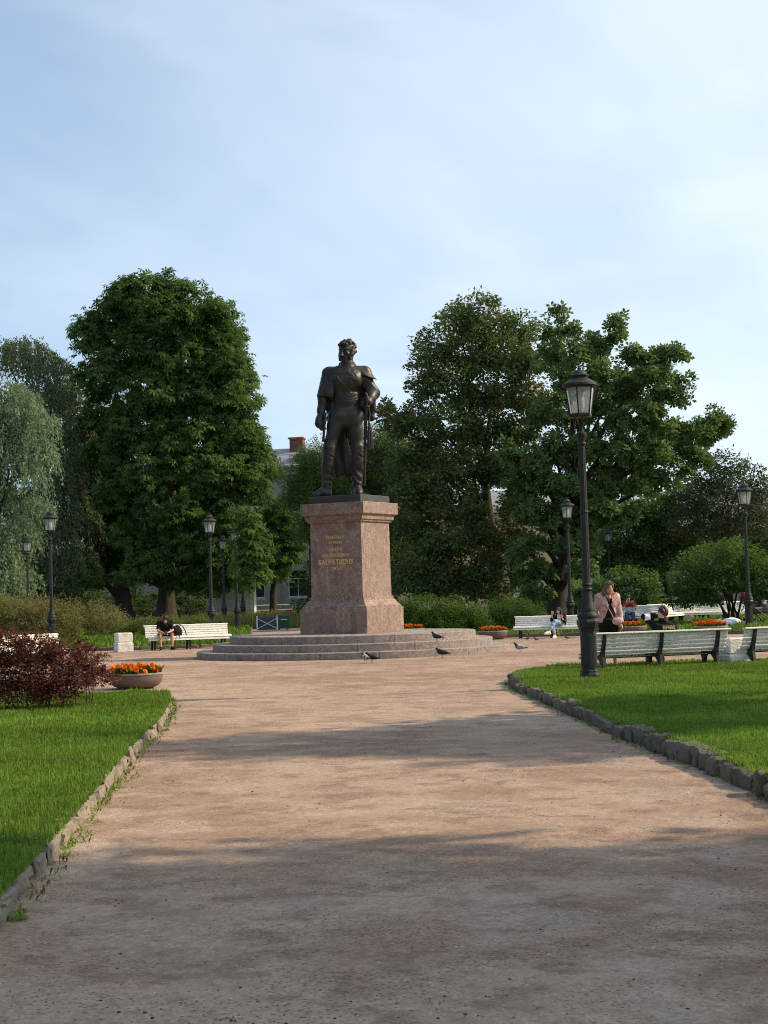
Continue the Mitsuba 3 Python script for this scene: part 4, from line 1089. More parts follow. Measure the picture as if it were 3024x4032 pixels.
# ---------------------------------------------------------------- bodies from smooth distance fields
class Field:
    """A signed distance field on a grid, built from soft unions, meshed by surface nets."""
    def __init__(self, lo, hi, h):
        self.lo, self.h = np.asarray(lo, float), h
        n = np.ceil((np.asarray(hi, float) - self.lo) / h).astype(int) + 1
        self.ax = [self.lo[k] + h * np.arange(n[k]) for k in range(3)]
        self.D = np.full(n, 9.0)

    def _box(self, lo, hi):
        s = []
        for k in range(3):
            a = np.searchsorted(self.ax[k], lo[k]); b = np.searchsorted(self.ax[k], hi[k])
            if b <= a: return None, None
            s.append(slice(a, b))
        P = np.stack(np.meshgrid(*[self.ax[k][s[k]] for k in range(3)], indexing='ij'), -1)
        return tuple(s), P

    def blend(self, fn, lo, hi, k=.02, sub=False):
        m = k + 3 * self.h
        s, P = self._box(np.asarray(lo) - m, np.asarray(hi) + m)
        if s is None: return self
        d, D = fn(P), self.D[s]
        if sub:
            d = -d
            t = np.clip(.5 - .5 * (d - D) / max(k, 1e-6), 0, 1)
            self.D[s] = D * t + d * (1 - t) + k * t * (1 - t)
        else:
            t = np.clip(.5 + .5 * (D - d) / max(k, 1e-6), 0, 1)
            self.D[s] = D * (1 - t) + d * t - k * t * (1 - t)
        return self

    def cone(self, p, q, r1, r2, k=.02, sq=None, sub=False):
        """A tapered round limb; sq squeezes its section along the axes (values < 1 thinner)."""
        p, q = np.asarray(p, float), np.asarray(q, float)
        s = np.ones(3) if sq is None else np.asarray(sq, float)
        c = (p + q) / 2
        a, b = (p - c) / s, (q - c) / s
        ab = b - a
        L2 = ab @ ab + 1e-12
        def fn(P):
            X = (P - c) / s - a
            t = np.clip((X @ ab) / L2, 0, 1)
            return (np.linalg.norm(X - t[..., None] * ab, axis=-1) - (r1 + (r2 - r1) * t)) * s.min()
        r = max(r1, r2) * s.max()
        return self.blend(fn, np.minimum(p, q) - r, np.maximum(p, q) + r, k, sub)

    def chain(self, pts, rad, k=.02, sq=None):
        for i in range(len(pts) - 1):
            self.cone(pts[i], pts[i + 1], rad[i], rad[i + 1], k, sq)
        return self

    def ball(self, c, r, k=.02, R=None, sub=False):
        c, r = np.asarray(c, float), np.broadcast_to(np.asarray(r, float), 3)
        def fn(P):
            X = P - c
            if R is not None: X = X @ R
            q = np.linalg.norm(X / r, axis=-1)
            g = np.linalg.norm(X / (r * r), axis=-1) + 1e-9
            return q * (q - 1) / g
        m = r.max()
        return self.blend(fn, c - m, c + m, k, sub)

    def box(self, c, half, rnd=.01, k=.01, R=None, sub=False):
        c, half = np.asarray(c, float), np.asarray(half, float)
        def fn(P):
            X = P - c
            if R is not None: X = X @ R
            q = np.abs(X) - half + rnd
            return np.linalg.norm(np.maximum(q, 0), axis=-1) + np.minimum(q.max(-1), 0) - rnd
        m = np.linalg.norm(half)
        return self.blend(fn, c - m, c + m, k, sub)

    def displace(self, fn, band=.12):
        i = np.abs(self.D) < band
        idx = np.argwhere(i)
        P = np.stack([self.ax[k][idx[:, k]] for k in range(3)], 1)
        self.D[i] += fn(P)
        return self

    def mesh(self):
        D, h = self.D, self.h
        n = np.array(D.shape)
        S = D < 0
        c = [S[i:n[0] - 1 + i, j:n[1] - 1 + j, k:n[2] - 1 + k] for i in (0, 1) for j in (0, 1) for k in (0, 1)]
        cnt = sum(x.astype(np.int8) for x in c)
        act = (cnt > 0) & (cnt < 8)
        idx = np.argwhere(act)
        num_ = np.full(act.shape, -1); num_[act] = np.arange(len(idx))
        acc, w = np.zeros((len(idx), 3)), np.zeros(len(idx))
        corner = [(i, j, k) for i in (0, 1) for j in (0, 1) for k in (0, 1)]
        for a in corner:
            for d in range(3):
                if a[d]: continue
                b = list(a); b[d] = 1
                va = D[tuple((idx + a).T)]; vb = D[tuple((idx + b).T)]
                x = (va < 0) != (vb < 0)
                t = np.where(x, va / np.where(x, va - vb, 1), 0)
                p = np.array(a, float)[None] + np.zeros((len(idx), 3)); p[:, d] += t
                acc[x] += p[x]; w[x] += 1
        V = self.lo + h * (idx + acc / w[:, None])
        Fs = []
        for d in range(3):
            u, v = (d + 1) % 3, (d + 2) % 3
            sl0, sl1 = [slice(None)] * 3, [slice(None)] * 3
            sl0[d], sl1[d] = slice(0, -1), slice(1, None)
            e = S[tuple(sl0)] != S[tuple(sl1)]
            for ax_ in (u, v):
                cut = [slice(None)] * 3; cut[ax_] = slice(0, 1); e[tuple(cut)] = False
                cut[ax_] = slice(-1, None); e[tuple(cut)] = False
            E = np.argwhere(e)
            if not len(E): continue
            ou, ov = np.zeros(3, int), np.zeros(3, int); ou[u] = 1; ov[v] = 1
            q = [num_[tuple((E - a).T)] for a in (ou * 0, ou, ou + ov, ov)]
            q = np.stack(q, 1)
            flip = S[tuple(E.T)]
            q[~flip] = q[~flip][:, ::-1]
            Fs.append(q[(q >= 0).all(1)])
        f = np.vstack(Fs)
        return trimesh.Trimesh(V, np.vstack([f[:, [0, 1, 2]], f[:, [0, 2, 3]]]), process=False)


class Scaled:
    """The same field, every radius times K."""
    def __init__(self, f, K): self.f, self.K = f, K
    def ball(self, c, r, k=.02, R=None, sub=False): self.f.ball(c, np.asarray(r) * self.K, k, R, sub)
    def cone(self, p, q, r1, r2, k=.02, sq=None, sub=False): self.f.cone(p, q, r1 * self.K, r2 * self.K, k, sq, sub)
    def chain(self, pts, rad, k=.02, sq=None): self.f.chain(pts, [r * self.K for r in rad], k, sq)


def biggest(m, keep=1):
    """Only the largest connected piece(s)."""
    parts = sorted(m.split(only_watertight=False), key=lambda x: -len(x.faces))
    return parts[0] if keep == 1 else trimesh.util.concatenate(parts[:keep])


def hand_into(f, wrist, palm_dir, across, normal, s, curl=(.3, .35, .4, .45), thumb=.6, k=.006, spread=.10):
    """Palm, four unequal bent fingers and a thumb added to a field. s: the hand's length; normal points out of the back of the hand."""
    w = np.asarray(wrist, float); d = np.asarray(palm_dir, float); d /= np.linalg.norm(d)
    a = np.asarray(across, float); a = a - d * (a @ d); a /= np.linalg.norm(a)
    n = np.cross(d, a) if normal is None else np.asarray(normal, float)
    n = n - d * (n @ d) - a * (n @ a); n /= np.linalg.norm(n)
    P = lambda x, y, z=0: w + s * (d * x + a * y + n * z)
    r = .5
    for y in (-.17, -.06, .06, .17):
        f.cone(P(.02, y * .6), P(.44, y), .085 * s, .082 * s, .02 * s + k)
    for i, (y, L) in enumerate(zip((-.18, -.06, .06, .17), (.36, .44, .48, .42))):
        c = curl[i]
        p = P(.46, y)
        ang = c * .8
        for j, seg in enumerate((.46, .31, .23)):
            dirv = d * math.cos(ang) - n * math.sin(ang) + a * (y * spread * 4)
            q = p + dirv * L * seg * s
            f.cone(p, q, (.062 - .007 * j) * s, (.056 - .008 * j) * s, k)
            p = q; ang += c * 1.5
    p = P(.12, .20, -.02)
    for seg, tw in ((.20, 1.0), (.17, .6)):
        q = p + s * seg * (d * (1 - thumb * tw * .6) + a * thumb * tw - n * .35)
        f.cone(p, q, .075 * s, .06 * s, k + .01 * s); p = q
    return f


# ---------------------------------------------------------------- the bronze statue
mat('bronze', mikit.proc(lambda p, n, uv: mix(mix((0.023, 0.022, 0.0205), (0.050, 0.046, 0.041), fbm(p.x * 5, p.y * 5, p.z * 3, 4)), (0.045, 0.055, 0.050), sstep(.5, .75, fbm(p.x * 9, p.y * 9, p.z * 2.2 + 4, 3)) * .6)), 0.46, metallic=0.45, specular=0.5)


def wrinkle(P, freq, direction, seed, sharp=2.0):
    d = np.asarray(direction, float); d /= np.linalg.norm(d)
    w = meshkit.fbm(P * 2.1 + seed, 3, seed)
    s = np.sin((P @ d) * freq + 7.0 * w)
    return np.sign(s) * np.abs(s) ** (1 / sharp)


def ramp(x, a, b):
    t = np.clip((x - a) / (b - a), 0, 1); return t * t * (3 - 2 * t)


# x to the right of the photo, -y towards the camera, z up from the plate
def statue_body():
    f = Field((-1.02, -.75, -.02), (1.15, .65, 4.36), .019)
    # --- legs in tight breeches and tall boots: his right leg (left in the photo) steps out
    f.cone((-.13, -.02, 2.18), (-.36, -.10, 1.42), .262, .172, .08)
    f.cone((.29, 0, 2.18), (.36, .02, 1.42), .262, .176, .08)
    f.cone((-.34, -.10, 1.42), (-.39, -.12, 1.24), .180, .172, .05)
    f.cone((.36, .02, 1.42), (.37, .0, 1.24), .185, .175, .05)
    # boots: wider top edge, calf, ankle
    f.cone((-.375, -.115, 1.335), (-.385, -.11, 1.20), .196, .185, .012)
    f.cone((.368, .0, 1.335), (.368, .0, 1.20), .198, .187, .012)
    f.cone((-.385, -.11, 1.22), (-.43, -.06, .86), .180, .186, .03); f.cone((-.43, -.06, .86), (-.49, -.02, .30), .184, .128, .04)
    f.cone((.368, .0, 1.22), (.352, .05, .86), .184, .188, .03); f.cone((.352, .05, .86), (.345, .06, .30), .186, .130, .04)
    # feet: one in profile, pointing left, the other towards the camera
    f.cone((-.49, -.02, .26), (-.50, -.02, .10), .125, .125, .04)
    f.chain([(-.48, -.02, .10), (-.62, -.08, .135), (-.76, -.14, .075), (-.86, -.18, .055)], [.125, .115, .085, .05], .05)
    f.box((-.44, -.01, .045), (.085, .09, .045), .012, .01)
    f.box((-.67, -.10, .018), (.20, .075, .018), .01, .012, rot([0, 0, 1], 22))
    f.chain([(.345, .08, .12), (.36, -.12, .135), (.385, -.30, .085), (.39, -.38, .06)], [.13, .125, .10, .07], .05)
    f.box((.35, .11, .04), (.09, .085, .04), .012, .01)
    f.box((.375, -.20, .018), (.10, .22, .018), .01, .012)
    # --- hips and torso
    f.cone((-.06, .02, 2.22), (.24, .02, 2.22), .30, .30, .10, (1, .82, 1))
    f.cone((.09, .03, 2.25), (.10, .03, 2.72), .35, .345, .10, (1, .74, 1))
    f.cone((.10, .03, 2.72), (.13, .0, 3.18), .345, .43, .12, (1, .70, 1))
    f.ball((.0, -.16, 3.16), (.27, .20, .26), .12); f.ball((.27, -.16, 3.16), (.27, .20, .26), .12)
    f.cone((-.22, .04, 3.38), (.48, .04, 3.38), .19, .19, .12)
    # sash and waistcoat edge
    f.cone((.095, .02, 2.62), (.10, .02, 2.80), .375, .372, .02, (1, .76, 1))
    # neck in a high collar
    f.cone((.14, .03, 3.42), (.155, .0, 3.72), .19, .165, .06)
    f.cone((.15, .0, 3.48), (.155, -.01, 3.64), .195, .182, .02)
    # --- right arm (left in photo): hangs, a spyglass in the hand
    f.cone((-.31, .03, 3.36), (-.52, .04, 2.78), .17, .150, .08)
    f.cone((-.52, .04, 2.78), (-.60, -.06, 2.20), .148, .108, .05)
    f.cone((-.605, -.065, 2.20), (-.625, -.075, 2.02), .118, .145, .012)
    # --- left arm: bent, the hand at the sabre hilt on the hip
    f.cone((.58, .04, 3.36), (.83, .10, 2.82), .18, .185, .08)
    f.cone((.83, .10, 2.82), (.70, -.20, 2.56), .185, .13, .08)
    # --- head, turned to the left of the photo and a little down
    hc = np.array([.165, -.02, 3.97]); R = rot([0, 0, 1], -32) @ rot([1, 0, 0], 8)
    K = 1.10
    H = lambda x, y, z: hc + K * (R @ np.array([x, y, z]))
    whole, f = f, Scaled(f, K)
    f.ball(H(0, .03, .05), (.185, .215, .225), .04, R)
    f.ball(H(0, -.03, -.09), (.150, .175, .19), .05, R)
    f.cone(H(0, -.11, -.20), H(0, -.145, -.215), .085, .07, .05)                      # chin
    f.chain([H(0, -.195, .065), H(0, -.245, -.02), H(0, -.285, -.085)], [.026, .034, .040], .022)  # long nose
    f.ball(H(-.038, -.235, -.092), .028, .015); f.ball(H(.038, -.235, -.092), .028, .015)
    f.cone(H(-.115, -.165, .075), H(-.03, -.205, .070), .026, .032, .02); f.cone(H(.115, -.165, .075), H(.03, -.205, .070), .026, .032, .02)   # brows
    f.ball(H(-.075, -.200, .022), (.045, .03, .034), .012, R, True); f.ball(H(.075, -.200, .022), (.045, .03, .034), .012, R, True)       # eye sockets
    f.ball(H(-.073, -.168, .018), .030, .008); f.ball(H(.073, -.168, .018), .030, .008)
    f.ball(H(-.10, -.150, -.055), (.05, .05, .045), .03, R); f.ball(H(.10, -.150, -.055), (.05, .05, .045), .03, R)   # cheek bones
    f.cone(H(-.06, -.205, -.135), H(.06, -.205, -.135), .022, .022, .012)             # moustache and lips
    f.cone(H(-.04, -.195, -.170), H(.04, -.195, -.170), .020, .020, .012)
    f.ball(H(-.185, .02, -.03), (.03, .05, .075), .012, R); f.ball(H(.185, .02, -.03), (.03, .05, .075), .012, R)   # ears
    f.chain([H(-.175, -.03, .02), H(-.168, -.07, -.08), H(-.150, -.11, -.15)], [.045, .05, .040], .02)       # side whiskers
    f.chain([H(.175, -.03, .02), H(.168, -.07, -.08), H(.150, -.11, -.15)], [.045, .05, .040], .02)
    rng = np.random.default_rng(9)
    for _ in range(150):                                                                    # curled hair
        u = unit(rng, 1)[0]
        if u[2] < -.35 or (u[1] < -.45 and u[2] < .62): continue
        f.ball(H(*(u * [.195, .225, .235] + [0, .035, .06])), rng.uniform(.03, .052), .012)
    for x in (-.10, -.04, .03, .09): f.ball(H(x, -.165, .205 - abs(x) * .2), .045, .015)
    for s_ in (-1, 1):
        for z_ in (-.18, -.10, -.02): f.ball(H(s_ * .165, -.06 - (.0 - z_) * .35, z_), .034, .01)

    f = whole

    def folds(P):
        x, y, z = P.T
        o = np.zeros(len(P))
        ank = ramp(z, .30, .42) * (1 - ramp(z, .70, .86))
        o += .012 * ank * wrinkle(P + .03 * np.sin(P[:, [1, 0, 0]] * 21), 44, (.75, .35, 1), 3)                     # crumpled boot shafts
        kn = ramp(z, .98, 1.05) * (1 - ramp(z, 1.16, 1.24))
        o += .006 * kn * wrinkle(P, 52, (.5, .2, 1), 5)
        th = ramp(z, 1.42, 1.55) * (1 - ramp(z, 2.0, 2.25)) * (np.abs(x - .1) < .75)
        o += .010 * th * wrinkle(P, 20, (-.75, .1, .8), 8) * ramp(np.abs(x - .10), .0, .3)
        sash = ramp(z, 2.58, 2.62) * (1 - ramp(z, 2.82, 2.86)) * (x > -.4) * (x < .6)
        o += .010 * sash * np.sin(z * 150 + x * 9)
        chest = ramp(z, 3.05, 3.3) * (1 - ramp(z, 3.50, 3.62)) * (np.abs(x - .14) < .28) * (y < 0)
        o += .028 * chest * (meshkit.noise(P * 19, 4) - .5)                                  # orders and embroidery
        o += .016 * ramp(z, 3.46, 3.52) * (1 - ramp(z, 3.66, 3.7)) * (np.abs(x - .15) < .3) * (meshkit.noise(P * 30, 6) - .5)
        lap = (y < 0) * (z > 2.82) * (z < 3.36) * (x > -.3) * (x < .5)
        edge = x - (-.16 + (3.30 - z) * .88)
        o += .022 * lap * ramp(-edge, -.02, .02) * 0 - .020 * lap * ramp(edge, -.012, .012) * (1 - ramp(edge, .25, .5))       # waistcoat crossing over
        slv = ((x > .62) | (x < -.42)) * (z > 2.1) * (z < 3.4)
        o += .008 * slv * wrinkle(P, 24, (.55, .3, .8), 11, 1.2)
        hair = (z > 3.95) * 1.0
        o += .012 * hair * (meshkit.noise(P * 34, 8) - .5) * (np.linalg.norm(P - hc - [0, .06, .1], axis=1) > .2)
        return -o
    f.displace(folds)
    hand_into(f, (-.615, -.08, 2.05), (.16, -.12, -1), (.55, -.8, 0), (-1, -.1, 0), .36, (.75, .8, .85, .9), .5, .01)
    hand_into(f, (.68, -.25, 2.56), (-.55, -.55, -.35), (.1, -.2, 1), (.4, -1, .1), .34, (.8, .8, .85, .9), .5, .01)
    return biggest(f.mesh())


def statue_cloak():
    f = Field((-1.0, -.75, .45), (1.25, .75, 3.75), .026)
    f.cone((-.18, .20, 3.40), (.46, .20, 3.40), .15, .15, .1)
    f.cone((.48, .24, 3.2), (.56, .26, 2.3), .17, .16, .08, (1, .5, 1))
    # back panel hanging to the calves, behind body and legs
    f.cone((.10, .32, 3.35), (.08, .36, 2.3), .30, .40, .1, (1, .34, 1))
    f.cone((-.30, .24, 3.2), (-.40, .26, 2.42), .16, .14, .08, (1, .5, 1)); f.cone((.62, .22, 3.2), (.78, .22, 2.34), .17, .16, .08, (1, .5, 1))
    f.cone((-.24, .28, 2.5), (-.20, .30, 2.2), .16, .10, .06, (1, .5, 1))
    f.cone((.78, .16, 2.75), (.78, .14, 2.22), .14, .12, .06, (1, .7, 1))
    f.cone((.10, .36, 2.3), (.02, .38, 1.5), .34, .34, .1, (1, .34, 1)); f.cone((.03, .38, 1.55), (.06, .36, .95), .34, .36, .1, (1, .34, 1))
    f.cone((-.08, .35, .98), (-.14, .33, .66), .16, .10, .06, (1, .5, 1)); f.cone((.16, .35, 1.05), (.14, .33, .78), .18, .14, .06, (1, .5, 1))
    # standing collar and lapels
    f.cone((-.06, .18, 3.50), (-.02, .12, 3.66), .09, .055, .05); f.cone((.36, .18, 3.48), (.32, .12, 3.66), .09, .055, .05); f.cone((.0, .2, 3.55), (.3, .2, 3.55), .10, .10, .05)
    f.chain([(-.02, -.02, 3.62), (-.14, -.20, 3.42), (-.22, -.26, 3.20)], [.045, .075, .05], .02, (1, .6, 1))
    f.chain([(-.22, -.24, 3.36), (-.33, -.24, 3.24), (-.26, -.27, 3.12)], [.05, .075, .045], .02, (1, .55, 1))
    f.chain([(.34, -.04, 3.62), (.47, -.20, 3.40), (.50, -.25, 3.0), (.50, -.24, 2.75)], [.045, .06, .055, .04], .02, (1, .7, 1))
    f.chain([(.60, -.16, 3.36), (.78, -.16, 3.22), (.96, -.10, 3.06)], [.06, .055, .045], .02, (1, .6, .8))

    def folds(P):
        x, y, z = P.T
        o = .020 * wrinkle(P * [1, 1, .25], 21, (1, .6, .12), 21) * ramp(3.5 - z, 0, .6)
        o += .016 * wrinkle(P, 15, (.7, .2, .6), 23) * (np.abs(x - .1) > .45)
        o += .04 * (meshkit.noise(P * [5, 5, 3], 9) - .5) * (z < 1.3)
        return -o
    f.displace(folds)
    return biggest(f.mesh())


def statue_cape(side):
    f = Field((-1.0, -.5, 2.5), (1.25, .6, 3.75), .022)
    if side < 0:
        f.cone((-.16, .09, 3.44), (-.36, .06, 3.40), .155, .175, .06); f.cone((-.35, .06, 3.40), (-.49, .03, 2.70), .178, .245, .05)
        f.cone((-.22, -.10, 3.34), (-.36, -.13, 2.8), .10, .14, .05)
        f.cone((-.43, .0, 3.0), (-.53, .0, 2.5), .125, .228, .02, sub=True)
        f.box((-.55, 0, 2.58), (.6, .7, .16), .004, .004, rot([0, 1, 0], 9), True)
    else:
        f.cone((.44, .09, 3.44), (.64, .06, 3.40), .155, .175, .06); f.cone((.60, .06, 3.40), (.76, .02, 3.05), .180, .235, .05)
        f.cone((.55, -.08, 3.36), (.70, -.12, 3.1), .10, .13, .05)
        f.cone((.70, .0, 3.22), (.86, .0, 2.95), .125, .215, .02, sub=True)
        f.box((.80, 0, 3.06), (.6, .7, .16), .004, .004, rot([0, 1, 0], 17), True)
    def folds(P):
        return -.014 * wrinkle(P * [1, 1, .4], 19, (side * .8, -1, .35), 31) * ramp(3.5 - P[:, 2], 0, .45) - .012 * (meshkit.noise(P * 7, 5) - .5)
    f.displace(folds)
    return biggest(f.mesh())


ST = pose((MX - .11, MY - .02, PLATE_Z))
put('bronze_statue__figure', statue_body(), 'bronze', True, M=ST)
put('bronze_statue__shoulder_cape', statue_cape(-1), 'bronze', 40, M=ST)
put('bronze_statue__shoulder_cape_001', statue_cape(1), 'bronze', 40, M=ST)
put('bronze_statue__cloak', statue_cloak(), 'bronze', True, M=ST)
put('bronze_statue__sabre', MB().add(*tube([[.655, -.36, 2.40], [.635, -.34, 2.2], [.60, -.26, 1.6], [.565, -.16, .9], [.535, -.10, .28]], [.050, .050, .046, .040, .030], 10)).add(*tube([[.56, -.16, .95], [.552, -.14, .86]], [.050, .050], 10)), 'bronze', 40, M=ST)
put('bronze_statue__sabre__guard', moved(lathe([(.0, -.03), (.085, -.022), (.10, 0), (.085, .022), (0, .03)], 12), (.655, -.36, 2.405)), 'bronze', 40, M=ST)
put('bronze_statue__sabre__hilt', tube([[.655, -.36, 2.42], [.665, -.38, 2.60], [.655, -.36, 2.74], [.63, -.33, 2.78]], [.036, .042, .046, .036], 10), 'bronze', 40, M=ST)
put('bronze_statue__sabre__knuckle_guard', tube([[.655, -.44, 2.42], [.70, -.50, 2.52], [.70, -.49, 2.66], [.66, -.40, 2.76]], .017, 6), 'bronze', 40, M=ST)
# sword knot: cord and long tassel
put('bronze_statue__sword_knot', tube([[.70, -.38, 2.42], [.74, -.36, 2.2], [.71, -.36, 2.0], [.725, -.35, 1.86]], [.024, .022, .024, .03], 8), 'bronze', 40, M=ST)
put('bronze_statue__sword_knot__tassel', moved(lathe([(.02, .30), (.055, .26), (.06, .22), (.045, .19), (.07, .16), (.082, -.1), (.088, -.34), (.0, -.34)], 22, flute=[0, 0, 0, 0, .12, .16, .2, 0]), (.725, -.34, 1.60)), 'bronze', M=ST)
put('bronze_statue__spyglass', MB().add(*tube([[-.470, -.20, 2.30], [-.50, -.205, 1.98]], [.046, .046], 12)).add(*tube([[-.50, -.205, 1.98], [-.545, -.21, 1.52]], [.036, .034], 12)).add(*tube([[-.543, -.21, 1.55], [-.547, -.21, 1.50]], [.042, .042], 12)), 'bronze', 40, M=ST)
tag('bronze_statue', 'dark bronze statue of a standing officer in a cloak, on the pink pedestal', 'statue')
# ---------------------------------------------------------------- people
mat('skin', COLOR, 0.55, specular=0.3)
mat('cloth', COLOR, 0.85, specular=0.15)
mat('leather', COLOR, 0.45, specular=0.4)
mat('hair', COLOR, 0.5, specular=0.4)
SKIN = (.50, .27, .18)


def head_field(f, c, R, s, female=False):
    H = lambda x, y, z: np.asarray(c) + s * (R @ np.array([x, y, z]))
    f.ball(H(0, .018, .02), np.array([.074, .090, .098]) * s, .02, R)
    f.ball(H(0, -.018, -.045), np.array([.060, .070, .078]) * s, .03, R)
    f.cone(H(0, -.055, -.098), H(0, -.06, -.1), .030 * s, .028 * s, .03 * s)
    f.chain([H(0, -.084, .012), H(0, -.100, -.022), H(0, -.106, -.036)], np.array([.010, .013, .016]) * s, .010)
    f.ball(H(-.031, -.088, .010), np.array([.018, .012, .012]) * s, .006, R, True); f.ball(H(.031, -.088, .010), np.array([.018, .012, .012]) * s, .006, R, True)
    f.ball(H(-.030, -.074, .009), .0125 * s, .003); f.ball(H(.030, -.074, .009), .0125 * s, .003)
    f.cone(H(-.018, -.088, -.067), H(.018, -.088, -.067), .0085 * s, .0085 * s, .006); f.cone(H(-.013, -.086, -.078), H(.013, -.086, -.078), .008 * s, .008 * s, .006)
    f.ball(H(-.075, .012, -.01), np.array([.012, .020, .030]) * s, .006, R); f.ball(H(.075, .012, -.01), np.array([.012, .020, .030]) * s, .006, R)
    return H


def paint_face(V, c, R, s, base, lip=(.42, .12, .10), brow=(.05, .03, .02)):
    L = ((V - c) / s) @ R
    C = np.tile(np.asarray(base, float), (len(V), 1))
    fr = L[:, 1] < -.045
    x, z = np.abs(L[:, 0]), L[:, 2]
    C[fr & (x < .026) & (z > -.086) & (z < -.060)] = lip
    C[fr & (x > .014) & (x < .048) & (np.abs(z - .034 + (x - .03) ** 2 * 6) < .0065)] = brow
    C[fr & (np.abs(x - .030) < .014) & (np.abs(z - .010) < .0065)] = (.07, .05, .045)
    ch = fr & (np.abs(x - .045) < .02) & (np.abs(z + .035) < .02)
    C[ch] = np.asarray(base) * [1.05, .88, .85]
    return C


class Person:
    def __init__(self, J, s=1.0, h=.0105, female=False, skin=SKIN, thick=1.0):
        self.J = {k: np.asarray(v, float) for k, v in J.items() if k not in ('R',)}
        self.R, self.s, self.h, self.fem, self.skin, self.t = J['R'], s, h, female, np.asarray(skin), thick
        P = np.array([v for k, v in self.J.items() if v.shape == (3,)])
        self.lo, self.hi = P.min(0) - .28, P.max(0) + .28
        self.parts = []

    def field(self):
        return Field(self.lo, self.hi, self.h)

    def limbs(self, f, which, grow=0.0, upto=1.0, k=.02):
        J, s, t = self.J, self.s, self.t
        g = grow
        if 'torso' in which:
            ch, pe = J['chest'], J['pelvis']
            ax = J.get('across', np.array([1.0, 0, 0])); ax = ax / np.linalg.norm(ax)
            w = .105 if self.fem else .125
            mid = (ch + pe) / 2 + J.get('belly', np.zeros(3))
            for c, hw, r in ((pe, .085 if self.fem else .08, .105 * s * t), (mid, .055 if self.fem else .075, .092 * s * t), (ch, .082 if self.fem else .105, .102 * s * t)):
                f.cone(c - ax * hw * s, c + ax * hw * s, r + g, r + g, .03)
            f.cone(pe, mid, .11 * s * t + g, .10 * s * t + g, .05); f.cone(mid, ch, .10 * s * t + g, .112 * s * t + g, .05)
            for e in 'LR':
                f.cone(ch, J['sh' + e], .10 * s * t + g, .058 * s * t + g, .05)
        if 'neck' in which:
            f.cone(J['chest'] * .35 + J['neck'] * .65, J['neck'] * .3 + J['head'] * .7, .052 * s + g, .048 * s + g, .03)
        for e in 'LR':
            if 'arm' in which or 'arm' + e in which:
                a, b, c = J['sh' + e], J['el' + e], J['wr' + e]
                u = min(1, upto * 2); f.cone(a, a + (b - a) * u, .054 * s * t + g, (.054 - .013 * u) * s * t + g, k)
                if upto > .5:
                    u = (upto - .5) * 2; f.cone(b, b + (c - b) * u, .042 * s * t + g, (.042 - .014 * u) * s * t + g, k)
            if 'leg' in which or 'leg' + e in which:
                a, b, c = J['hip' + e], J['kn' + e], J['an' + e]
                u = min(1, upto * 2); f.cone(a, a + (b - a) * u, .088 * s * t + g, (.088 - .030 * u) * s * t + g, k + .01)
                if upto > .5:
                    u = (upto - .5) * 2
                    m = b + (c - b) * .3
                    f.cone(b, b + (c - b) * min(u, .35), .057 * s * t + g, .058 * s * t + g, k)
                    if u > .35: f.cone(b + (c - b) * .35, b + (c - b) * u, .058 * s * t + g, (.058 - .024 * (u - .35) / .65) * s * t + g, k)
        return f

    def foot(self, f, e, g=0.0):
        J, s = self.J, self.s
        a, t = J['an' + e], J['toe' + e]
        d = t - a; d[2] = 0; d /= np.linalg.norm(d) + 1e-9
        heel = a - d * .03 * s - [0, 0, .045 * s]
        f.cone(a - [0, 0, .01], heel, .036 * s + g, .036 * s + g, .02)
        f.cone(heel, a + d * .10 * s - [0, 0, .048 * s], .036 * s + g, .036 * s + g, .02); f.cone(a + d * .02 * s, t, .040 * s + g, .028 * s + g, .02)

    def body(self, key, M, feet=True, hands=('L', 'R'), face=True):
        f, J = self.field(), self.J
        self.limbs(f, ('torso', 'neck', 'arm', 'leg'), -.006)
        head_field(f, J['head'], self.R, self.s)
        for e in 'LR':
            if feet: self.foot(f, e, -.006)
            if e in hands:
                d, a, n = J['hand' + e]
                hand_into(f, J['wr' + e], d, a, n, .185 * self.s, J.get('curl', (.25, .3, .35, .4)), .5, .003)
        m = biggest(f.mesh())
        C = paint_face(np.array(m.vertices), J['head'], self.R, self.s, self.skin)
        put(key, m, 'skin', True, C, M)

    def wear(self, key, M, which, grow, upto, color, bsdf='cloth', cut=None, k=.02, folds=.006, extra=None, h=None, seed=1):
        f = Field(self.lo, self.hi, h or self.h)
        for w, u in which:
            self.limbs(f, (w,), grow, u, k)
        if extra: extra(f)
        if folds:
            f.displace(lambda P: -folds * wrinkle(P * [1, 1, .8], 55, (.4, .3, .8), seed) - folds * (meshkit.noise(P * 14, seed) - .5))
        if cut: cut(f)
        m = f.mesh()
        C = color(np.array(m.vertices)) if callable(color) else np.tile(np.asarray(color, float), (len(m.vertices), 1))
        put(key, m, bsdf, True, C, M)

    def hair(self, key, M, color, long=None, cap=.012, front=.035, seed=2):
        f = Field(self.J['head'] - .36, self.J['head'] + .24, .0095)
        R, s, c = self.R, self.s, self.J['head']
        H = lambda x, y, z: c + s * (R @ np.array([x, y, z]))
        f.ball(H(0, .024, .028), np.array([.080 + cap, .095 + cap, .098 + cap]) * s, .01, R)
        f.ball(H(0, -.085, -.03), np.array([.066, .075, .082 + front * .2]) * s, .012, R, True)
        f.box(H(0, -.02, -.13), np.array([.2, .085, .08]) * s, .01, .01, R, True)
        if long: long(f, H)
        f.displace(lambda P: -.007 * wrinkle(P * [1, 1, .3], 130, (1, .6, .1), seed))
        m = f.mesh()
        C = np.asarray(color) * (.75 + .6 * meshkit.noise(np.array(m.vertices) * [60, 60, 14], 3)[:, None])
        put(key, m, 'hair', True, C, M)


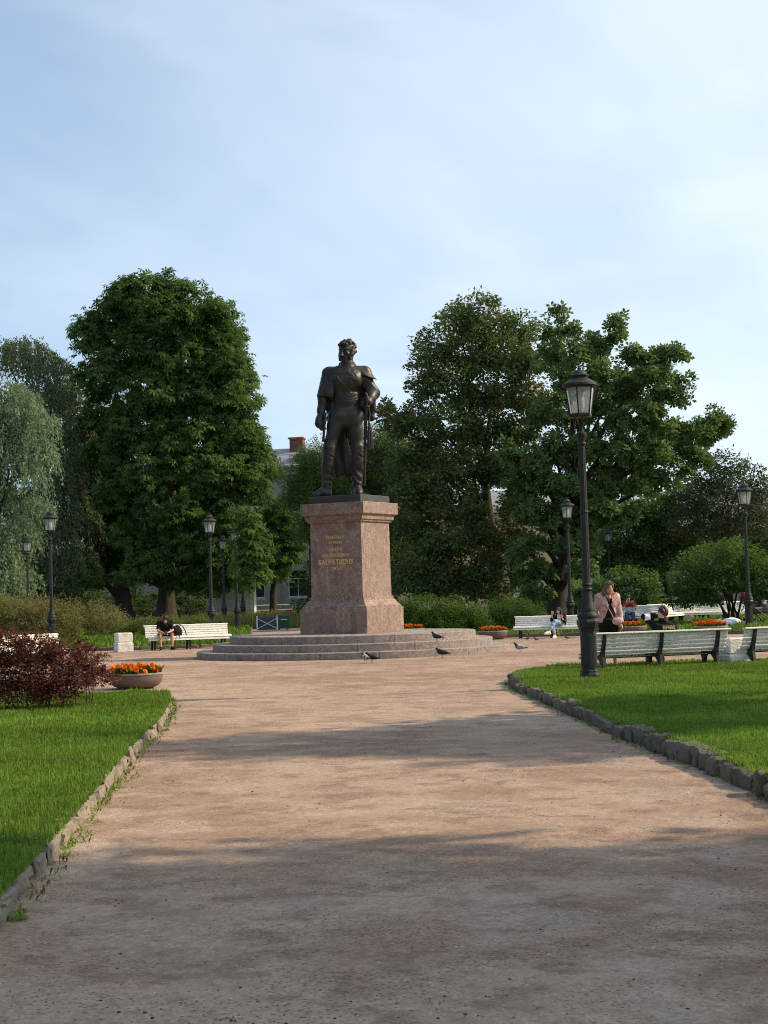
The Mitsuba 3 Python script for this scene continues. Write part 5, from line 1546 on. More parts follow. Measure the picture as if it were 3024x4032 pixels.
def shoes(p, key, M, col, sole=(.7, .7, .68), g=.008):
    for i, e in enumerate('LR'):
        f = Field(np.minimum(p.J['an' + e], p.J['toe' + e]) - .12, np.maximum(p.J['an' + e], p.J['toe' + e]) + .12, .008)
        p.foot(f, e, g)
        f.box(p.J['an' + e] + [0, 0, .12], (.2, .2, .085), .005, .005, None, True)
        m = f.mesh(); V = np.array(m.vertices)
        C = np.where((V[:, 2] < V[:, 2].min() + .028)[:, None], [sole], [col])
        put(f'{key}__{num("shoe", i)}', m, 'cloth', True, C, M)


NOHAND = {}
# ---- woman in a pink jacket, standing beyond the near bench
wp = at(2400, 2600, 31.0)
MW = pose((wp[0], wp[1], 0))
Rw = rot([0, 0, 1], 12) @ rot([1, 0, 0], 3)
JW = dict(head=(.035, -.03, 1.585), R=Rw, neck=(.005, .0, 1.46), chest=(.0, .0, 1.31), pelvis=(.0, .02, .95), shL=(-.165, .0, 1.405), shR=(.165, .0, 1.405), elL=(-.245, .08, 1.13), wrL=(-.13, .20, .97), elR=(.215, .04, 1.14), wrR=(.245, -.03, .92),
          hipL=(-.085, .02, .90), hipR=(.085, .02, .90), knL=(-.10, -.01, .50), knR=(.10, .01, .50), anL=(-.105, .04, .085), anR=(.12, .04, .085), toeL=(-.13, -.11, .035), toeR=(.16, -.10, .035),
          handL=((.8, .2, -.5), (0, .4, 1), (0, 1, 0)), handR=((.06, -.05, -1), (-.3, -1, 0), (1, -.2, 0)))
W = Person(JW, .97, female=True, skin=(.52, .29, .20))
W.body('person__body', MW)


def open_front(f):
    # the jacket hangs open: a wedge from the collar down to the hem
    def wedge(P):
        x, y, z = P.T if P.ndim == 2 else (P[..., 0], P[..., 1], P[..., 2])
        w0, w1 = .02 - (1.28 - z) * .36, .045 + (1.28 - z) * .46
        w0, w1 = np.where(z > 1.28, -.03 - (z - 1.28) * .32, w0), np.where(z > 1.28, .055 + (z - 1.28) * .32, w1)
        return np.maximum(np.maximum(w0 - x, x - w1), y + .01)
    f.blend(wedge, (-.4, -.4, .85), (.4, .02, 1.52), .004, True)
    f.box((0, 0, .82), (.6, .5, .115), .004, .004, None, True)


PINK = (.50, .30, .275)
W.wear('person__jacket', MW, [('torso', 1), ('arm', .93)], .019, 1, PINK, 'leather', open_front, folds=.0035, extra=lambda f: (f.cone((-.02, .03, .99), (.02, .03, .99), .130, .130, .05, (1.12, .8, 1)), f.cone((-.16, .0, 1.455), (-.08, .03, 1.475), .035, .03, .02), f.cone((.16, 0, 1.455), (.08, .03, 1.475), .035, .03, .02)))
lap = MB()
for s_, pts in ((-1, [(-.055, -.118, 1.44), (-.105, -.125, 1.37), (-.125, -.140, 1.29), (.005, -.158, 1.235), (-.02, -.14, 1.34)]), (1, [(.075, -.112, 1.45), (.15, -.118, 1.395), (.155, -.135, 1.34), (.085, -.158, 1.285), (.07, -.145, 1.36)])):
    P = np.array(pts); n_ = len(P)
    V = np.vstack([P, P + [0, .014, 0]])
    Fq = [[0, i, i + 1] for i in range(1, n_ - 1)] + [[n_, n_ + i + 1, n_ + i] for i in range(1, n_ - 1)] + [[i, (i + 1) % n_, n_ + (i + 1) % n_] for i in range(n_)] + [[i, n_ + (i + 1) % n_, n_ + i] for i in range(n_)]
    put(f'person__jacket__{num("lapel", 0 if s_ < 0 else 1)}', (V, np.array(Fq)), 'leather', False, np.tile(np.array(PINK) * 1.08, (len(V), 1)), MW)
put('person__jacket__pocket_flap', bx(-.095, -.139, 1.20, .085, .012, .085, .004), 'leather', False, np.tile(np.array(PINK) * .93, (24, 1)), MW)
W.wear('person__top', MW, [('torso', 1)], .006, 1, (.012, .011, .012), cut=lambda f: f.box((0, -.12, 1.50), (.075, .2, .12), .03, .01, None, True), folds=.003)
W.wear('person__shorts', MW, [('leg', .12)], .020, 1, (.010, .010, .011), extra=lambda f: f.cone((-.05, .02, .95), (.05, .02, .95), .135, .135, .03), folds=.005)
fringe = MB(); rg = np.random.default_rng(3)
for k in range(70):
    t = rg.uniform(0, 6.283); sd = rg.choice([-1, 1]); c0 = np.array([sd * .088, .015, .80])
    p0 = c0 + np.array([.098 * math.cos(t), 0.098 * math.sin(t), 0.0])
    fringe.add(*tube([p0, p0 + [rg.normal(0, .01), rg.normal(0, .01), -rg.uniform(.02, .055)]], [.006, .002], 3))
put('person__shorts__fringe', fringe, 'cloth', False, np.tile((.012, .012, .013), (fringe.n, 1)), MW); labels['person__shorts__fringe'] = {'kind': 'stuff', 'label': 'frayed black lace hem'}
W.hair('person__hair', MW, (.13, .078, .045), lambda f, H: (f.chain([H(-.078, .03, .02), H(-.095, .02, -.10), H(-.115, .0, -.20)], [.035, .042, .03], .02), f.chain([H(.075, .04, .02), H(.078, .05, -.10), H(.06, .05, -.16)], [.028, .03, .02], .02), f.chain([H(0, .09, 0), H(0, .11, -.14), H(0, .10, -.22)], [.05, .06, .03], .03),
                                                         f.chain([H(-.085, -.02, -.11), H(-.06, -.09, -.19), H(-.04, -.10, -.25)], [.03, .032, .016], .015)))
# sunglasses pushed up into the hair
for i, sx in enumerate((-1, 1)):
    c = JW['head'] + Rw @ np.array([sx * .034, -.078, .098])
    v, f_ = lathe([(.0, -.004), (.027, -.003), (.03, 0), (.027, .003), (0, .004)], 14)
    put(f'person__sunglasses__{num("lens", i)}', (v @ (Rw @ rot([1, 0, 0], 50)).T + c, f_), 'bench_iron', 40, M=MW)
put('person__sunglasses', tube([JW['head'] + Rw @ np.array(q) for q in ([-.09, .03, .05], [-.06, -.072, .10], [.06, -.072, .10], [.09, .03, .05])], .004, 5), 'bench_iron', 40, M=MW)
shoes(W, 'person', MW, (.55, .53, .5))
put('person__wristband', moved(lathe([(.036, -.03), (.043, -.028), (.044, .028), (.036, .03)], 16), (.243, -.028, .925), rot([0, 1, 0], -8)), 'cloth', 40, np.tile((.02, .03, .38), (66, 1)), MW)
tag('person', 'woman in a pink leather jacket and black shorts standing beside the nearest lamp post', 'person')
bag = Field((-.02, -.32, .80), (.32, -.02, 1.10), .007)
bag.ball((.145, -.175, .955), (.088, .048, .072), .02); bag.box((.145, -.175, .965), (.082, .04, .05), .03, .03)
bag.displace(lambda P: -.006 * (np.abs(np.sin((P[:, 0] + P[:, 2]) * 95)) ** .5 + np.abs(np.sin((P[:, 0] - P[:, 2]) * 95)) ** .5 - 1.4))
put('handbag__body', bag.mesh(), 'leather', True, None, MW) if False else put('handbag__body', (lambda m: shape(m, 'leather', True, np.tile((.58, .36, .32), (len(m.vertices), 1))))(bag.mesh()), 'leather', M=MW)
put('handbag__strap', tube([(-.10, -.09, 1.42), (-.03, -.17, 1.25), (.06, -.185, 1.06), (.085, -.18, .99)], .007, 6), 'leather', 40, np.tile((.5, .3, .27), (26, 1)), MW)
tag('handbag', 'small quilted pink handbag hanging at the hip of the standing woman', 'handbag')


# ---- seated people: x along the bench, -y forward
def seated(head, Rh, chest, sh, el, wr, kn, an, toe, hands, pelvis=(0, .02, .52), neck=None, hip=None, **more):
    J = dict(head=head, R=Rh, chest=chest, pelvis=pelvis, neck=neck if neck is not None else (np.array(chest) * .45 + np.array(head) * .55), shL=sh[0], shR=sh[1], elL=el[0], elR=el[1], wrL=wr[0], wrR=wr[1],
             hipL=hip[0] if hip else (pelvis[0] - .09, pelvis[1] - .02, pelvis[2] - .01), hipR=hip[1] if hip else (pelvis[0] + .09, pelvis[1] - .02, pelvis[2] - .01), knL=kn[0], knR=kn[1], anL=an[0], anR=an[1], toeL=toe[0], toeR=toe[1], handL=hands[0], handR=hands[1], **more)
    return J


# man in black, bent over his phone on the left bench
pm = at(648, 2480, 52.75)
MM = pose((pm[0], pm[1], 0), 12)
JM = seated((.0, -.33, .985), rot([1, 0, 0], 42), (0, -.15, .80), ((-.19, -.17, .865), (.19, -.17, .865)), ((-.235, -.34, .63), (.235, -.34, .63)), ((-.06, -.55, .555), (.07, -.55, .565)),
            ((-.19, -.40, .515), (.20, -.40, .515)), ((-.15, -.44, .085), (.20, -.44, .085)), ((-.17, -.59, .035), (.27, -.57, .035)),
            (((.9, -.3, -.15), (0, -1, .3), (0, -.3, 1)), ((-.9, -.3, -.1), (0, -1, .3), (0, -.3, 1))), curl=(.5, .55, .6, .6))
B = Person(JM, 1.0)
B.body('person_001__body', MM)
B.wear('person_001__shirt', MM, [('torso', 1), ('arm', .36)], .014, 1, (.011, .011, .012), extra=lambda f: f.cone((0, -.2, .87), (0, -.235, .90), .065, .06, .03))
B.wear('person_001__shorts', MM, [('leg', .47)], .016, 1, (.06, .068, .08), extra=lambda f: f.cone((-.06, .02, .52), (.06, .02, .52), .125, .125, .03))
B.hair('person_001__hair', MM, (.022, .016, .013), cap=.014)
shoes(B, 'person_001', MM, (.02, .02, .022), (.8, .8, .78))
put('person_001__phone', moved(bx(0, 0, 0, .075, .15, .01, .003), (.0, -.62, .575), rot([1, 0, 0], 35)), 'bench_iron', M=MM)
tag('person_001', 'man in a black T-shirt sitting bent over on the left white bench', 'person')
bp = Field((-.3, -.3, -.1), (.3, .3, .6), .011)
bp.ball((0, 0, .17), (.15, .10, .20), .03); bp.box((0, -.01, .13), (.14, .09, .12), .05, .04); bp.box((0, -.09, .10), (.10, .03, .07), .025, .02)
bp.displace(lambda P: -.01 * wrinkle(P, 22, (.4, .3, .8), 3))
MBp = pose(at(697, 2480, 52.8) * [1, 1, 0] + [0, -.02, .43], 30)
put('backpack__body', (lambda m: shape(m, 'cloth', True, np.tile((.016, .017, .02), (len(m.vertices), 1))))(bp.mesh()), 'cloth', M=MBp)
put('backpack__strap', tube([(.06, -.06, .37), (.17, -.10, .30), (.24, -.12, .15), (.27, -.13, .02)], .018, 6), 'bench_iron', 40, M=MBp)
put('backpack__strap_001', tube([(.0, -.12, .10), (-.02, -.24, .03), (-.03, -.30, -.08)], .012, 6), 'bench_iron', 40, M=MBp)
tag('backpack', 'black backpack lying on the left white bench beside the seated man', 'backpack')

# man with a raised arm on the near bench, seen from behind (he faces away: +y forward)
pc = at(2608, 2480, 30.35)
MC = pose((pc[0], pc[1], 0), 10)
Rc = rot([0, 0, 1], 176) @ rot([1, 0, 0], 6)
JC = dict(head=(.035, .03, 1.085), R=Rc, neck=(.03, -.0, .95), chest=(.04, .03, .80), pelvis=(.05, .16, .52), shL=(-.15, .02, .885), shR=(.22, .02, .875), elL=(-.325, .0, 1.03), wrL=(-.105, -.05, 1.055), elR=(.30, .14, .62), wrR=(.22, .38, .55),
          hipL=(-.04, .2, .51), hipR=(.14, .2, .51), knL=(-.06, .60, .50), knR=(.18, .60, .50), anL=(-.06, .64, .085), anR=(.18, .64, .085), toeL=(-.08, .80, .035), toeR=(.2, .80, .035),
          handL=((1, -.12, -.10), (.05, .1, 1), (.1, -1, .15)), handR=((-.3, 1, 0), (1, .2, 0), (0, 0, 1)), curl=(.35, .3, .3, .4))
C_ = Person(JC, 1.0, skin=(.55, .31, .22))
C_.body('person_002__body', MC)
BLK = (.012, .013, .012)


def sleeve(V):
    c = np.tile(np.array(BLK), (len(V), 1))
    d = np.array(JC['elL']) - np.array(JC['wrL'])
    a = V - np.array(JC['elL'])
    t = np.linalg.norm(a, axis=1)
    up = (V[:, 0] < -.235) & (V[:, 2] > .965 + (V[:, 0] + .33) * .25)
    c[up & (t > .035) & (t < .115) & (V[:, 0] > -.345)] = (.72, .74, .80)
    return c


C_.wear('person_002__sweatshirt', MC, [('torso', 1), ('arm', .93)], .020, 1, sleeve, extra=lambda f: f.cone((.03, .0, .93), (.03, .0, .97), .07, .066, .02), folds=.007)
C_.wear('person_002__trousers', MC, [('leg', .97)], .014, 1, (.03, .035, .05), extra=lambda f: f.cone((-.02, .18, .52), (.12, .18, .52), .12, .12, .03))
C_.hair('person_002__hair', MC, (.050, .028, .017), cap=.010)
shoes(C_, 'person_002', MC, (.7, .7, .7))
m = lettering('SUPREME', .062, .006, .004, True)
v = np.array(m.vertices); v[:, 0] *= .235 / (v[:, 0].max() - v[:, 0].min())
put('person_002__sweatshirt__lettering', (np.column_stack([v[:, 0] + .085, -.118 - v[:, 2] + .16 * (v[:, 0]) ** 2 + (v[:, 1]) * .05, v[:, 1] + .800]), np.asarray(m.faces)), 'cloth', False, np.tile((.62, .50, .25), (len(v), 1)), MC)
tag('person_002', 'man in a black sweatshirt on the near bench, one hand behind his head', 'person')

# woman in pale jeans, legs crossed, on the right bench
pw = at(2203, 2480, 54.15)
MD = pose((pw[0], pw[1], -.02), -4, .9)
Rd = rot([0, 0, 1], -28) @ rot([1, 0, 0], 10)
JD = seated((-.02, -.06, 1.005), Rd, (.03, .04, .77), ((-.13, .0, .845), (.18, .02, .845)), ((-.27, -.15, .66), (.20, -.14, .60)), ((-.26, -.24, .88), (.085, -.24, .75)),
            ((-.26, -.36, .55), (-.15, -.40, .64)), ((-.19, -.40, .10), (-.40, -.62, .255)), ((-.25, -.55, .04), (-.55, -.73, .20)),
            (((.05, -.1, 1), (1, -.3, 0), (.3, -1, 0)), ((-.2, -.2, 1), (1, 0, .2), (0, -1, .3))), pelvis=(.04, .06, .52), curl=(.7, .8, .8, .9))
D_ = Person(JD, .97, female=True, skin=(.53, .30, .21))
D_.body('person_003__body', MD)
D_.wear('person_003__shirt', MD, [('torso', 1)], .006, 1, (.68, .69, .74), folds=.003)
FLW = lambda V: np.where((meshkit.noise(V * 16, 5) > .70)[:, None] & (V[:, 2:] > .3), [[.42, .33, .22]], [[.014, .013, .014]])


def open2(f):
    f.blend(lambda P: np.maximum(np.maximum(-.055 - (P[..., 0] + .02), (P[..., 0] + .02) - .075), P[..., 1] + .02), (-.1, -.4, .5), (.1, 0, .95), .004, True)


D_.wear('person_003__jacket', MD, [('torso', 1), ('arm', .62)], .024, 1, FLW, cut=open2)
D_.wear('person_003__jeans', MD, [('leg', .86)], .010, 1, (.30, .40, .56), extra=lambda f: f.cone((-.02, .06, .52), (.10, .06, .52), .118, .118, .03))
D_.hair('person_003__hair', MD, (.035, .020, .014), lambda f, H: (f.chain([H(-.08, .03, .02), H(-.095, .03, -.14), H(-.085, -.01, -.30)], [.035, .045, .025], .02), f.chain([H(.08, .03, .02), H(.10, .03, -.14), H(.09, .0, -.30)], [.035, .048, .025], .02), f.chain([H(0, .09, 0), H(0, .10, -.2)], [.05, .06], .03)))
shoes(D_, 'person_003', MD, (.74, .70, .60), (.8, .78, .70), .014)
tag('person_003', 'woman in pale jeans sitting cross-legged on the white bench right of the monument', 'person')


# ---- people farther off: standing by the cars, sitting by the trees, lying on the grass
def standing(key, p, rz, s, top, legs, hair, lab, skin=SKIN, arm=((-.22, .0, 1.12), (-.20, -.10, .88)), arm2=((.22, .0, 1.12), (.20, -.10, .88)), fem=False):
    J = dict(head=(0, -.01, 1.63), R=rot([1, 0, 0], 5), neck=(0, 0, 1.5), chest=(0, 0, 1.34), pelvis=(0, .02, .97), shL=(-.19, 0, 1.44), shR=(.19, 0, 1.44), elL=arm[0], wrL=arm[1], elR=arm2[0], wrR=arm2[1], hipL=(-.09, 0, .93), hipR=(.09, 0, .93),
             knL=(-.10, -.02, .5), knR=(.10, -.01, .5), anL=(-.11, .03, .085), anR=(.12, .03, .085), toeL=(-.13, -.12, .035), toeR=(.16, -.11, .035), handL=((0, -.3, -1), (0, -1, 0), (-1, 0, 0)), handR=((0, -.3, -1), (0, -1, 0), (1, 0, 0)))
    q = Person(J, 1.0, .016, fem, skin); M = pose(p, rz, s)
    q.body(key + '__body', M)
    q.wear(key + '__jacket', M, [('torso', 1), ('arm', .93)], .025, 1, top)
    q.wear(key + '__trousers', M, [('leg', .97)], .016, 1, legs, extra=lambda f: f.cone((-.06, .02, .95), (.06, .02, .95), .13, .13, .03))
    q.hair(key + '__hair', M, hair)
    shoes(q, key, M, (.03, .03, .03), (.4, .4, .4))
    tag(key, lab, 'person')


p = ground_at(2745, 71); standing('person_004', p, 20, 1.0, (.06, .075, .085), (.03, .035, .05), (.2, .13, .08), 'person in a grey green jacket standing by the dark cars behind the far bench')
p = ground_at(2778, 70); standing('person_005', p, 200, 1.0, (.012, .015, .035), (.012, .015, .03), (.03, .02, .02), 'person in dark navy standing behind the far bench, right of the one in grey green')
# seated, in jeans, hands raised, beyond the woman in pink
p = at(2480, 2440, 63.0)
ME = pose((p[0], p[1], .08), -8, .95)
JE = seated((-.03, -.02, 1.17), rot([0, 0, 1], 20) @ rot([1, 0, 0], 10), (.0, .03, .87), ((-.18, .02, .95), (.18, .02, .95)), ((-.25, -.12, .74), (.25, -.12, .74)), ((-.10, -.25, .95), (.12, -.27, .93)), ((-.12, -.42, .52), (.14, -.42, .52)), ((-.12, -.44, .085), (.14, -.44, .085)), ((-.13, -.6, .035), (.15, -.6, .035)),
            (((0, -.2, 1), (1, 0, 0), (0, -1, 0)), ((0, -.2, 1), (1, 0, 0), (0, -1, 0))), pelvis=(0, .06, .53))
q = Person(JE, 1.0, .015)
q.body('person_006__body', ME)
q.wear('person_006__top', ME, [('torso', 1), ('arm', .6)], .018, 1, lambda V: np.where((V[:, 2:] > .80), [[.35, .03, .03]], [[.6, .6, .62]]))
q.wear('person_006__jeans', ME, [('leg', .97)], .014, 1, (.075, .10, .15), extra=lambda f: f.cone((-.05, .06, .53), (.05, .06, .53), .12, .12, .03))
q.hair('person_006__hair', ME, (.04, .03, .02))
shoes(q, 'person_006', ME, (.5, .5, .5))
tag('person_006', 'person in blue jeans sitting in the background just right of the woman in pink', 'person')
bench_at(8, (p[0], p[1] + .12, .09), -8, 'distant white bench under the person in blue jeans')
# sunbather lying on the lawn
p = at(2885, 2452, 57.0)
MG = pose((p[0], p[1], .12), 12)
JG = dict(head=(-.50, -.02, .13), R=rot([0, 1, 0], -90) @ rot([0, 0, 1], 90), neck=(-.36, .0, .13), chest=(-.20, 0, .14), pelvis=(.18, .05, .13), across=(0, 1, 0), shL=(-.30, -.17, .13), shR=(-.30, .17, .13), elL=(-.42, -.32, .06), wrL=(-.58, -.18, .05), elR=(-.42, .32, .06), wrR=(-.58, .18, .05),
          hipL=(.22, -.04, .12), hipR=(.22, .14, .12), knL=(.55, .10, .10), knR=(.55, .26, .10), anL=(.9, .25, .07), anR=(.9, .42, .07), toeL=(1.02, .25, .06), toeR=(1.02, .44, .06), handL=((-.5, .8, 0), (1, .5, 0), (0, 0, 1)), handR=((-.5, -.8, 0), (1, -.5, 0), (0, 0, 1)), belly=(0, 0, .05))
q = Person(JG, 1.0, .015)
q.body('person_007__body', MG)
q.wear('person_007__shirt', MG, [('torso', 1), ('arm', .4)], .03, 1, (.74, .76, .82), extra=lambda f: f.ball((-.02, 0, .18), (.24, .19, .13), .05))
q.wear('person_007__trousers', MG, [('leg', .95)], .016, 1, (.10, .10, .11))
q.hair('person_007__hair', MG, (.1, .07, .05))
put('person_007__hat', MB().add(*moved(lathe([(.20, 0), (.205, .008), (.11, .012), (.105, .09), (.07, .115), (0, .12)], 20), (-.56, -.04, .15), rot([0, 1, 0], -55))), 'cloth', 40, np.tile((.62, .58, .48), (lathe([(.20, 0), (.205, .008), (.11, .012), (.105, .09), (.07, .115), (0, .12)], 20)[0].shape[0], 1)), MG)
tag('person_007', 'person in a white shirt and pale hat lying on the grass before the fanned shrub', 'person')
# ---------------------------------------------------------------- pigeons
mat('feather', COLOR, 0.6, specular=0.25)


def pigeon(k, p, rz, tone, lab, head_down=0.0, s=1.0):
    f = Field((-.22, -.12, -.02), (.24, .12, .32), .008)
    f.cone((.05, 0, .155), (-.07, 0, .135), .066, .050, .03, (1, .85, 1)); f.cone((-.07, 0, .135), (-.19, 0, .115), .042, .020, .03, (1, 1, .7))
    hz = .245 - .12 * head_down
    f.cone((.08, 0, .18), (.115 + .03 * head_down, 0, hz), .045, .028, .03); f.ball((.122 + .035 * head_down, 0, hz + .01), .030, .01)
    m = biggest(f.mesh()); V = np.array(m.vertices)
    C = np.tile(np.asarray(tone[0], float), (len(V), 1))
    C[V[:, 0] > .075] = tone[1]
    C[V[:, 0] < -.12] = tone[2]
    C[(V[:, 0] > .07) & (V[:, 2] < .225) & (V[:, 2] > .17)] = np.array([.03, .06, .05])
    M = pose(p, rz, s)
    key = num('pigeon', k)
    put(key + '__body', m, 'feather', True, C, M)
    for i, s_ in enumerate((-1, 1)):
        w = Field((-.2, -.1, .05), (.1, .1, .25), .008)
        w.cone((.03, s_ * .052, .165), (-.13, s_ * .030, .132), .034, .014, .01, (1, .45, 1))
        q = w.mesh(); Q = np.array(q.vertices)
        c = np.tile(np.asarray(tone[0], float) * 1.1, (len(Q), 1))
        c[(np.abs(Q[:, 0] + .045) < .011) | (np.abs(Q[:, 0] + .085) < .011)] = tone[2]
        put(f'{key}__{num("wing", i)}', q, 'feather', True, c, M)
        put(f'{key}__{num("leg", i)}', MB().add(*tube([(.01, s_ * .025, .10), (.0, s_ * .026, .05), (.005, s_ * .026, .006)], [.009, .005, .005], 5), (.28, .06, .05)).add(*tube([(-.015, s_ * .026, .004), (.035, s_ * .030, .004)], .004, 4), (.28, .06, .05)), 'feather', M=M)
    put(key + '__beak', tube([(.145 + .035 * head_down, 0, hz + .006), (.175 + .035 * head_down, 0, hz - .004)], [.008, .002], 5), 'feather', False, np.tile((.05, .045, .04), (12, 1)), M)
    tag(key, lab, 'pigeon', 'pigeons round the monument')


DK = ((.022, .024, .028), (.016, .018, .022), (.012, .013, .015)); GR = ((.30, .32, .35), (.08, .09, .11), (.035, .037, .04))
P1 = gp(1440, 2613); pigeon(0, (P1[0], P1[1], 0), 118, GR, 'pale grey pigeon in front of the steps, left one of a pair', 0.1, 1.0)
P1 = gp(1466, 2611); pigeon(1, (P1[0], P1[1], 0), 160, DK, 'black pigeon in front of the steps, right one of a pair', 0.1, .95)
P1 = gp(1742, 2592); pigeon(2, (P1[0], P1[1], 0), 170, DK, 'black pigeon alone on the sand right of the pair', 0.2, 1.02)
P1 = gp(1824, 2574); pigeon(3, (P1[0], P1[1], 0), 145, ((.05, .055, .065), (.04, .045, .055), (.015, .015, .017)), 'slate grey pigeon close against the lowest step', 0.0, .9)
pp = at(1720, 2510, 41.35); pigeon(4, (pp[0], 41.32, STEP_Z[2]), 165, DK, 'dark pigeon standing on the granite steps', 0.0, .9)
P1 = gp(2048, 2569); pigeon(5, (P1[0], P1[1], 0), 178, GR, 'grey pigeon with pale wings on the sand right of the steps', 0.15, 1.0)


def sparrow(k, px, py, rz, lab):
    P1 = gp(px, py)
    f = Field((-.1, -.06, -.01), (.1, .06, .14), .008)
    f.cone((.02, 0, .05), (-.03, 0, .042), .030, .022, .02); f.cone((-.03, 0, .04), (-.085, 0, .045), .014, .009, .01); f.ball((.045, 0, .075), .021, .015)
    m = f.mesh(); M = pose((P1[0], P1[1], .0), rz, 1.3)
    key = num('sparrow', k)
    put(key + '__body', m, 'feather', True, np.tile((.10, .065, .042), (len(m.vertices), 1)), M)
    put(key + '__beak', tube([(.062, 0, .075), (.08, 0, .072)], [.005, .001], 4), 'feather', False, np.tile((.03, .025, .02), (10, 1)), M)
    for i, s_ in enumerate((-1, 1)):
        put(f'{key}__{num("leg", i)}', tube([(.0, s_ * .012, .03), (.005, s_ * .012, .0)], .003, 4), 'feather', False, np.tile((.1, .06, .04), (10, 1)), M)
    tag(key, lab, 'sparrow', 'sparrows on the sand before the right bench')


sparrow(0, 1938, 2524, 170, 'tiny brown sparrow nearest the flower bowl beside the right bench')
sparrow(1, 2077, 2521, 20, 'tiny brown sparrow below the left end of the right bench')
sparrow(2, 2112, 2523, 200, 'tiny brown sparrow left of the seated woman\'s feet')
sparrow(3, 2234, 2518, 190, 'tiny brown sparrow right of the seated woman\'s feet')

# ---------------------------------------------------------------- containers by the path behind the monument
mat('blue_sheet', mikit.proc(lambda p, n, uv: mix((0.012, 0.022, 0.055), (0.022, 0.035, 0.085), fbm(p.x * 6, p.y * 6, p.z * 6, 3))), 0.5)
mat('green_paint', (0.010, 0.075, 0.042), 0.45)
mat('white_steel', (0.62, 0.63, 0.62), 0.5)
mat('grey_steel', (0.30, 0.30, 0.29), 0.5)
mat('orange_paint', (0.45, 0.14, 0.03), 0.5)
p = at(1052, 2470, 77.0); MS = pose((p[0], p[1], 0.01), 10)
put('screen_panel__sheet', bx(0, 0, .37, .90, .05, .60, .006), 'blue_sheet', M=MS)
for i, x in enumerate((-.47, .47)): put(f'screen_panel__{num("post", i)}', bx(x, -.01, .36, .05, .07, .74, .006), 'white_steel', M=MS)
for i, (a, b) in enumerate((((-.45, .12), (.45, .60)), ((-.45, .60), (.45, .12)))): put(f'screen_panel__{num("brace", i)}', tube([(a[0], -.045 - .008 * i, a[1]), (b[0], -.045 - .008 * i, b[1])], .013, 5), 'white_steel', M=MS)
tag('screen_panel', 'dark blue panel with white crossed braces on the path left of the pedestal', 'panel')
p = at(1115, 2470, 80.0); MG2 = pose((p[0], p[1], 0.01), 12)
put('rubbish_container__body', lathe([(.40 * .9, .06), (.44 * .98, .64)], 4, math.pi / 4), 'green_paint', M=MG2)
put('rubbish_container__lid', MB().add(*bx(0, 0, .665, .68, .68, .05, .012)).add(*bx(0, .0, .70, .60, .60, .03, .01)), 'green_paint', M=MG2)
for i, z in enumerate((.22, .40)): put(f'rubbish_container__{num("rib", i)}', bx(0, -.33, z, .58, .02, .035, .004), 'green_paint', M=MG2)
put('rubbish_container__handle', bx(0, -.345, .50, .30, .03, .03, .004), 'white_steel', M=MG2)
for i, (x, y) in enumerate(((-.2, -.2), (.2, -.2), (-.2, .2), (.2, .2))): put(f'rubbish_container__{num("wheel", i)}', moved(lathe([(0, -.02), (.05, -.02), (.05, .02), (0, .02)], 12), (x, y, .05), rot([0, 1, 0], 90)), 'bench_iron', M=MG2)
tag('rubbish_container', 'dark green wheeled rubbish container beside the blue panel', 'rubbish container')
p = at(1138, 2420, 92); MO = pose((p[0], p[1], 0.05), 8)
put('grit_box__body', bx(0, 0, .50, .28, .3, .55, .02), 'orange_paint', M=MO); put('grit_box__lid', bx(0, 0, .80, .32, .34, .06, .02), 'orange_paint', M=MO)
put('grit_box__post', bx(.10, .19, .45, .06, .06, .95, .006), 'white_steel', M=MO)
tag('grit_box', 'small orange box behind the green rubbish container', 'box')

# ---------------------------------------------------------------- buildings behind the trees
mat('grey_plaster', mikit.proc(lambda p, n, uv: mix((0.27, 0.26, 0.245), (0.36, 0.345, 0.32), fbm(p.x * 1.2, p.y * 1.2, p.z * .5, 4))), 0.9)
mat('ribbed_grey', mikit.proc(lambda p, n, uv: mix((0.17, 0.155, 0.135), (0.25, 0.23, 0.20), fbm(p.x * 6, p.y * 2, p.z * .4, 3))), 0.9)
mat('cream_plaster', mikit.proc(lambda p, n, uv: mix((0.56, 0.43, 0.24), (0.66, 0.53, 0.33), fbm(p.x * 1.2, p.y * 1.2, p.z * .6, 4))), 0.9)
mat('roof_grey', (0.19, 0.20, 0.215), 0.5)
mat('window_glass', (0.018, 0.022, 0.028), 0.12, specular=0.6)
mat('white_frame', (0.62, 0.62, 0.60), 0.6)
mat('red_brick', mikit.proc(lambda p, n, uv: mix((0.11, 0.045, 0.032), (0.20, 0.10, 0.07), fbm(p.x * 5, p.y * 5, p.z * 9, 3))), 0.9)
mat('ochre_brick', mikit.proc(lambda p, n, uv: mix((0.28, 0.20, 0.11), (0.40, 0.30, 0.18), fbm(p.x * 5, p.y * 5, p.z * 9, 3))), 0.9)
mat('rust_roof', (0.30, 0.10, 0.055), 0.6)


def window(key, M, x, z, w, h, y, i, fr='white_frame'):
    k = f'{key}__{num("window", i)}'
    mb = MB()
    for sx in (-1, 1): mb.add(*bx(x + sx * (w / 2 - .04), y, z, .08, .10, h))
    for zz in (z - h / 2 + .04, z + h / 2 - .04, z + h * .18): mb.add(*bx(x, y - .002, zz, w - .17, .09, .07))
    mb.add(*bx(x, y - .004, z - h * .16, .06, .08, h * .62))
    put(k, mb, fr, M=M)
    put(f'{k}__pane', bx(x, y + .04, z, w - .12, .02, h - .10), 'window_glass', M=M)
    put(f'{k}__sill', bx(x, y - .08, z - h / 2 - .06, w + .2, .25, .09), fr, M=M)


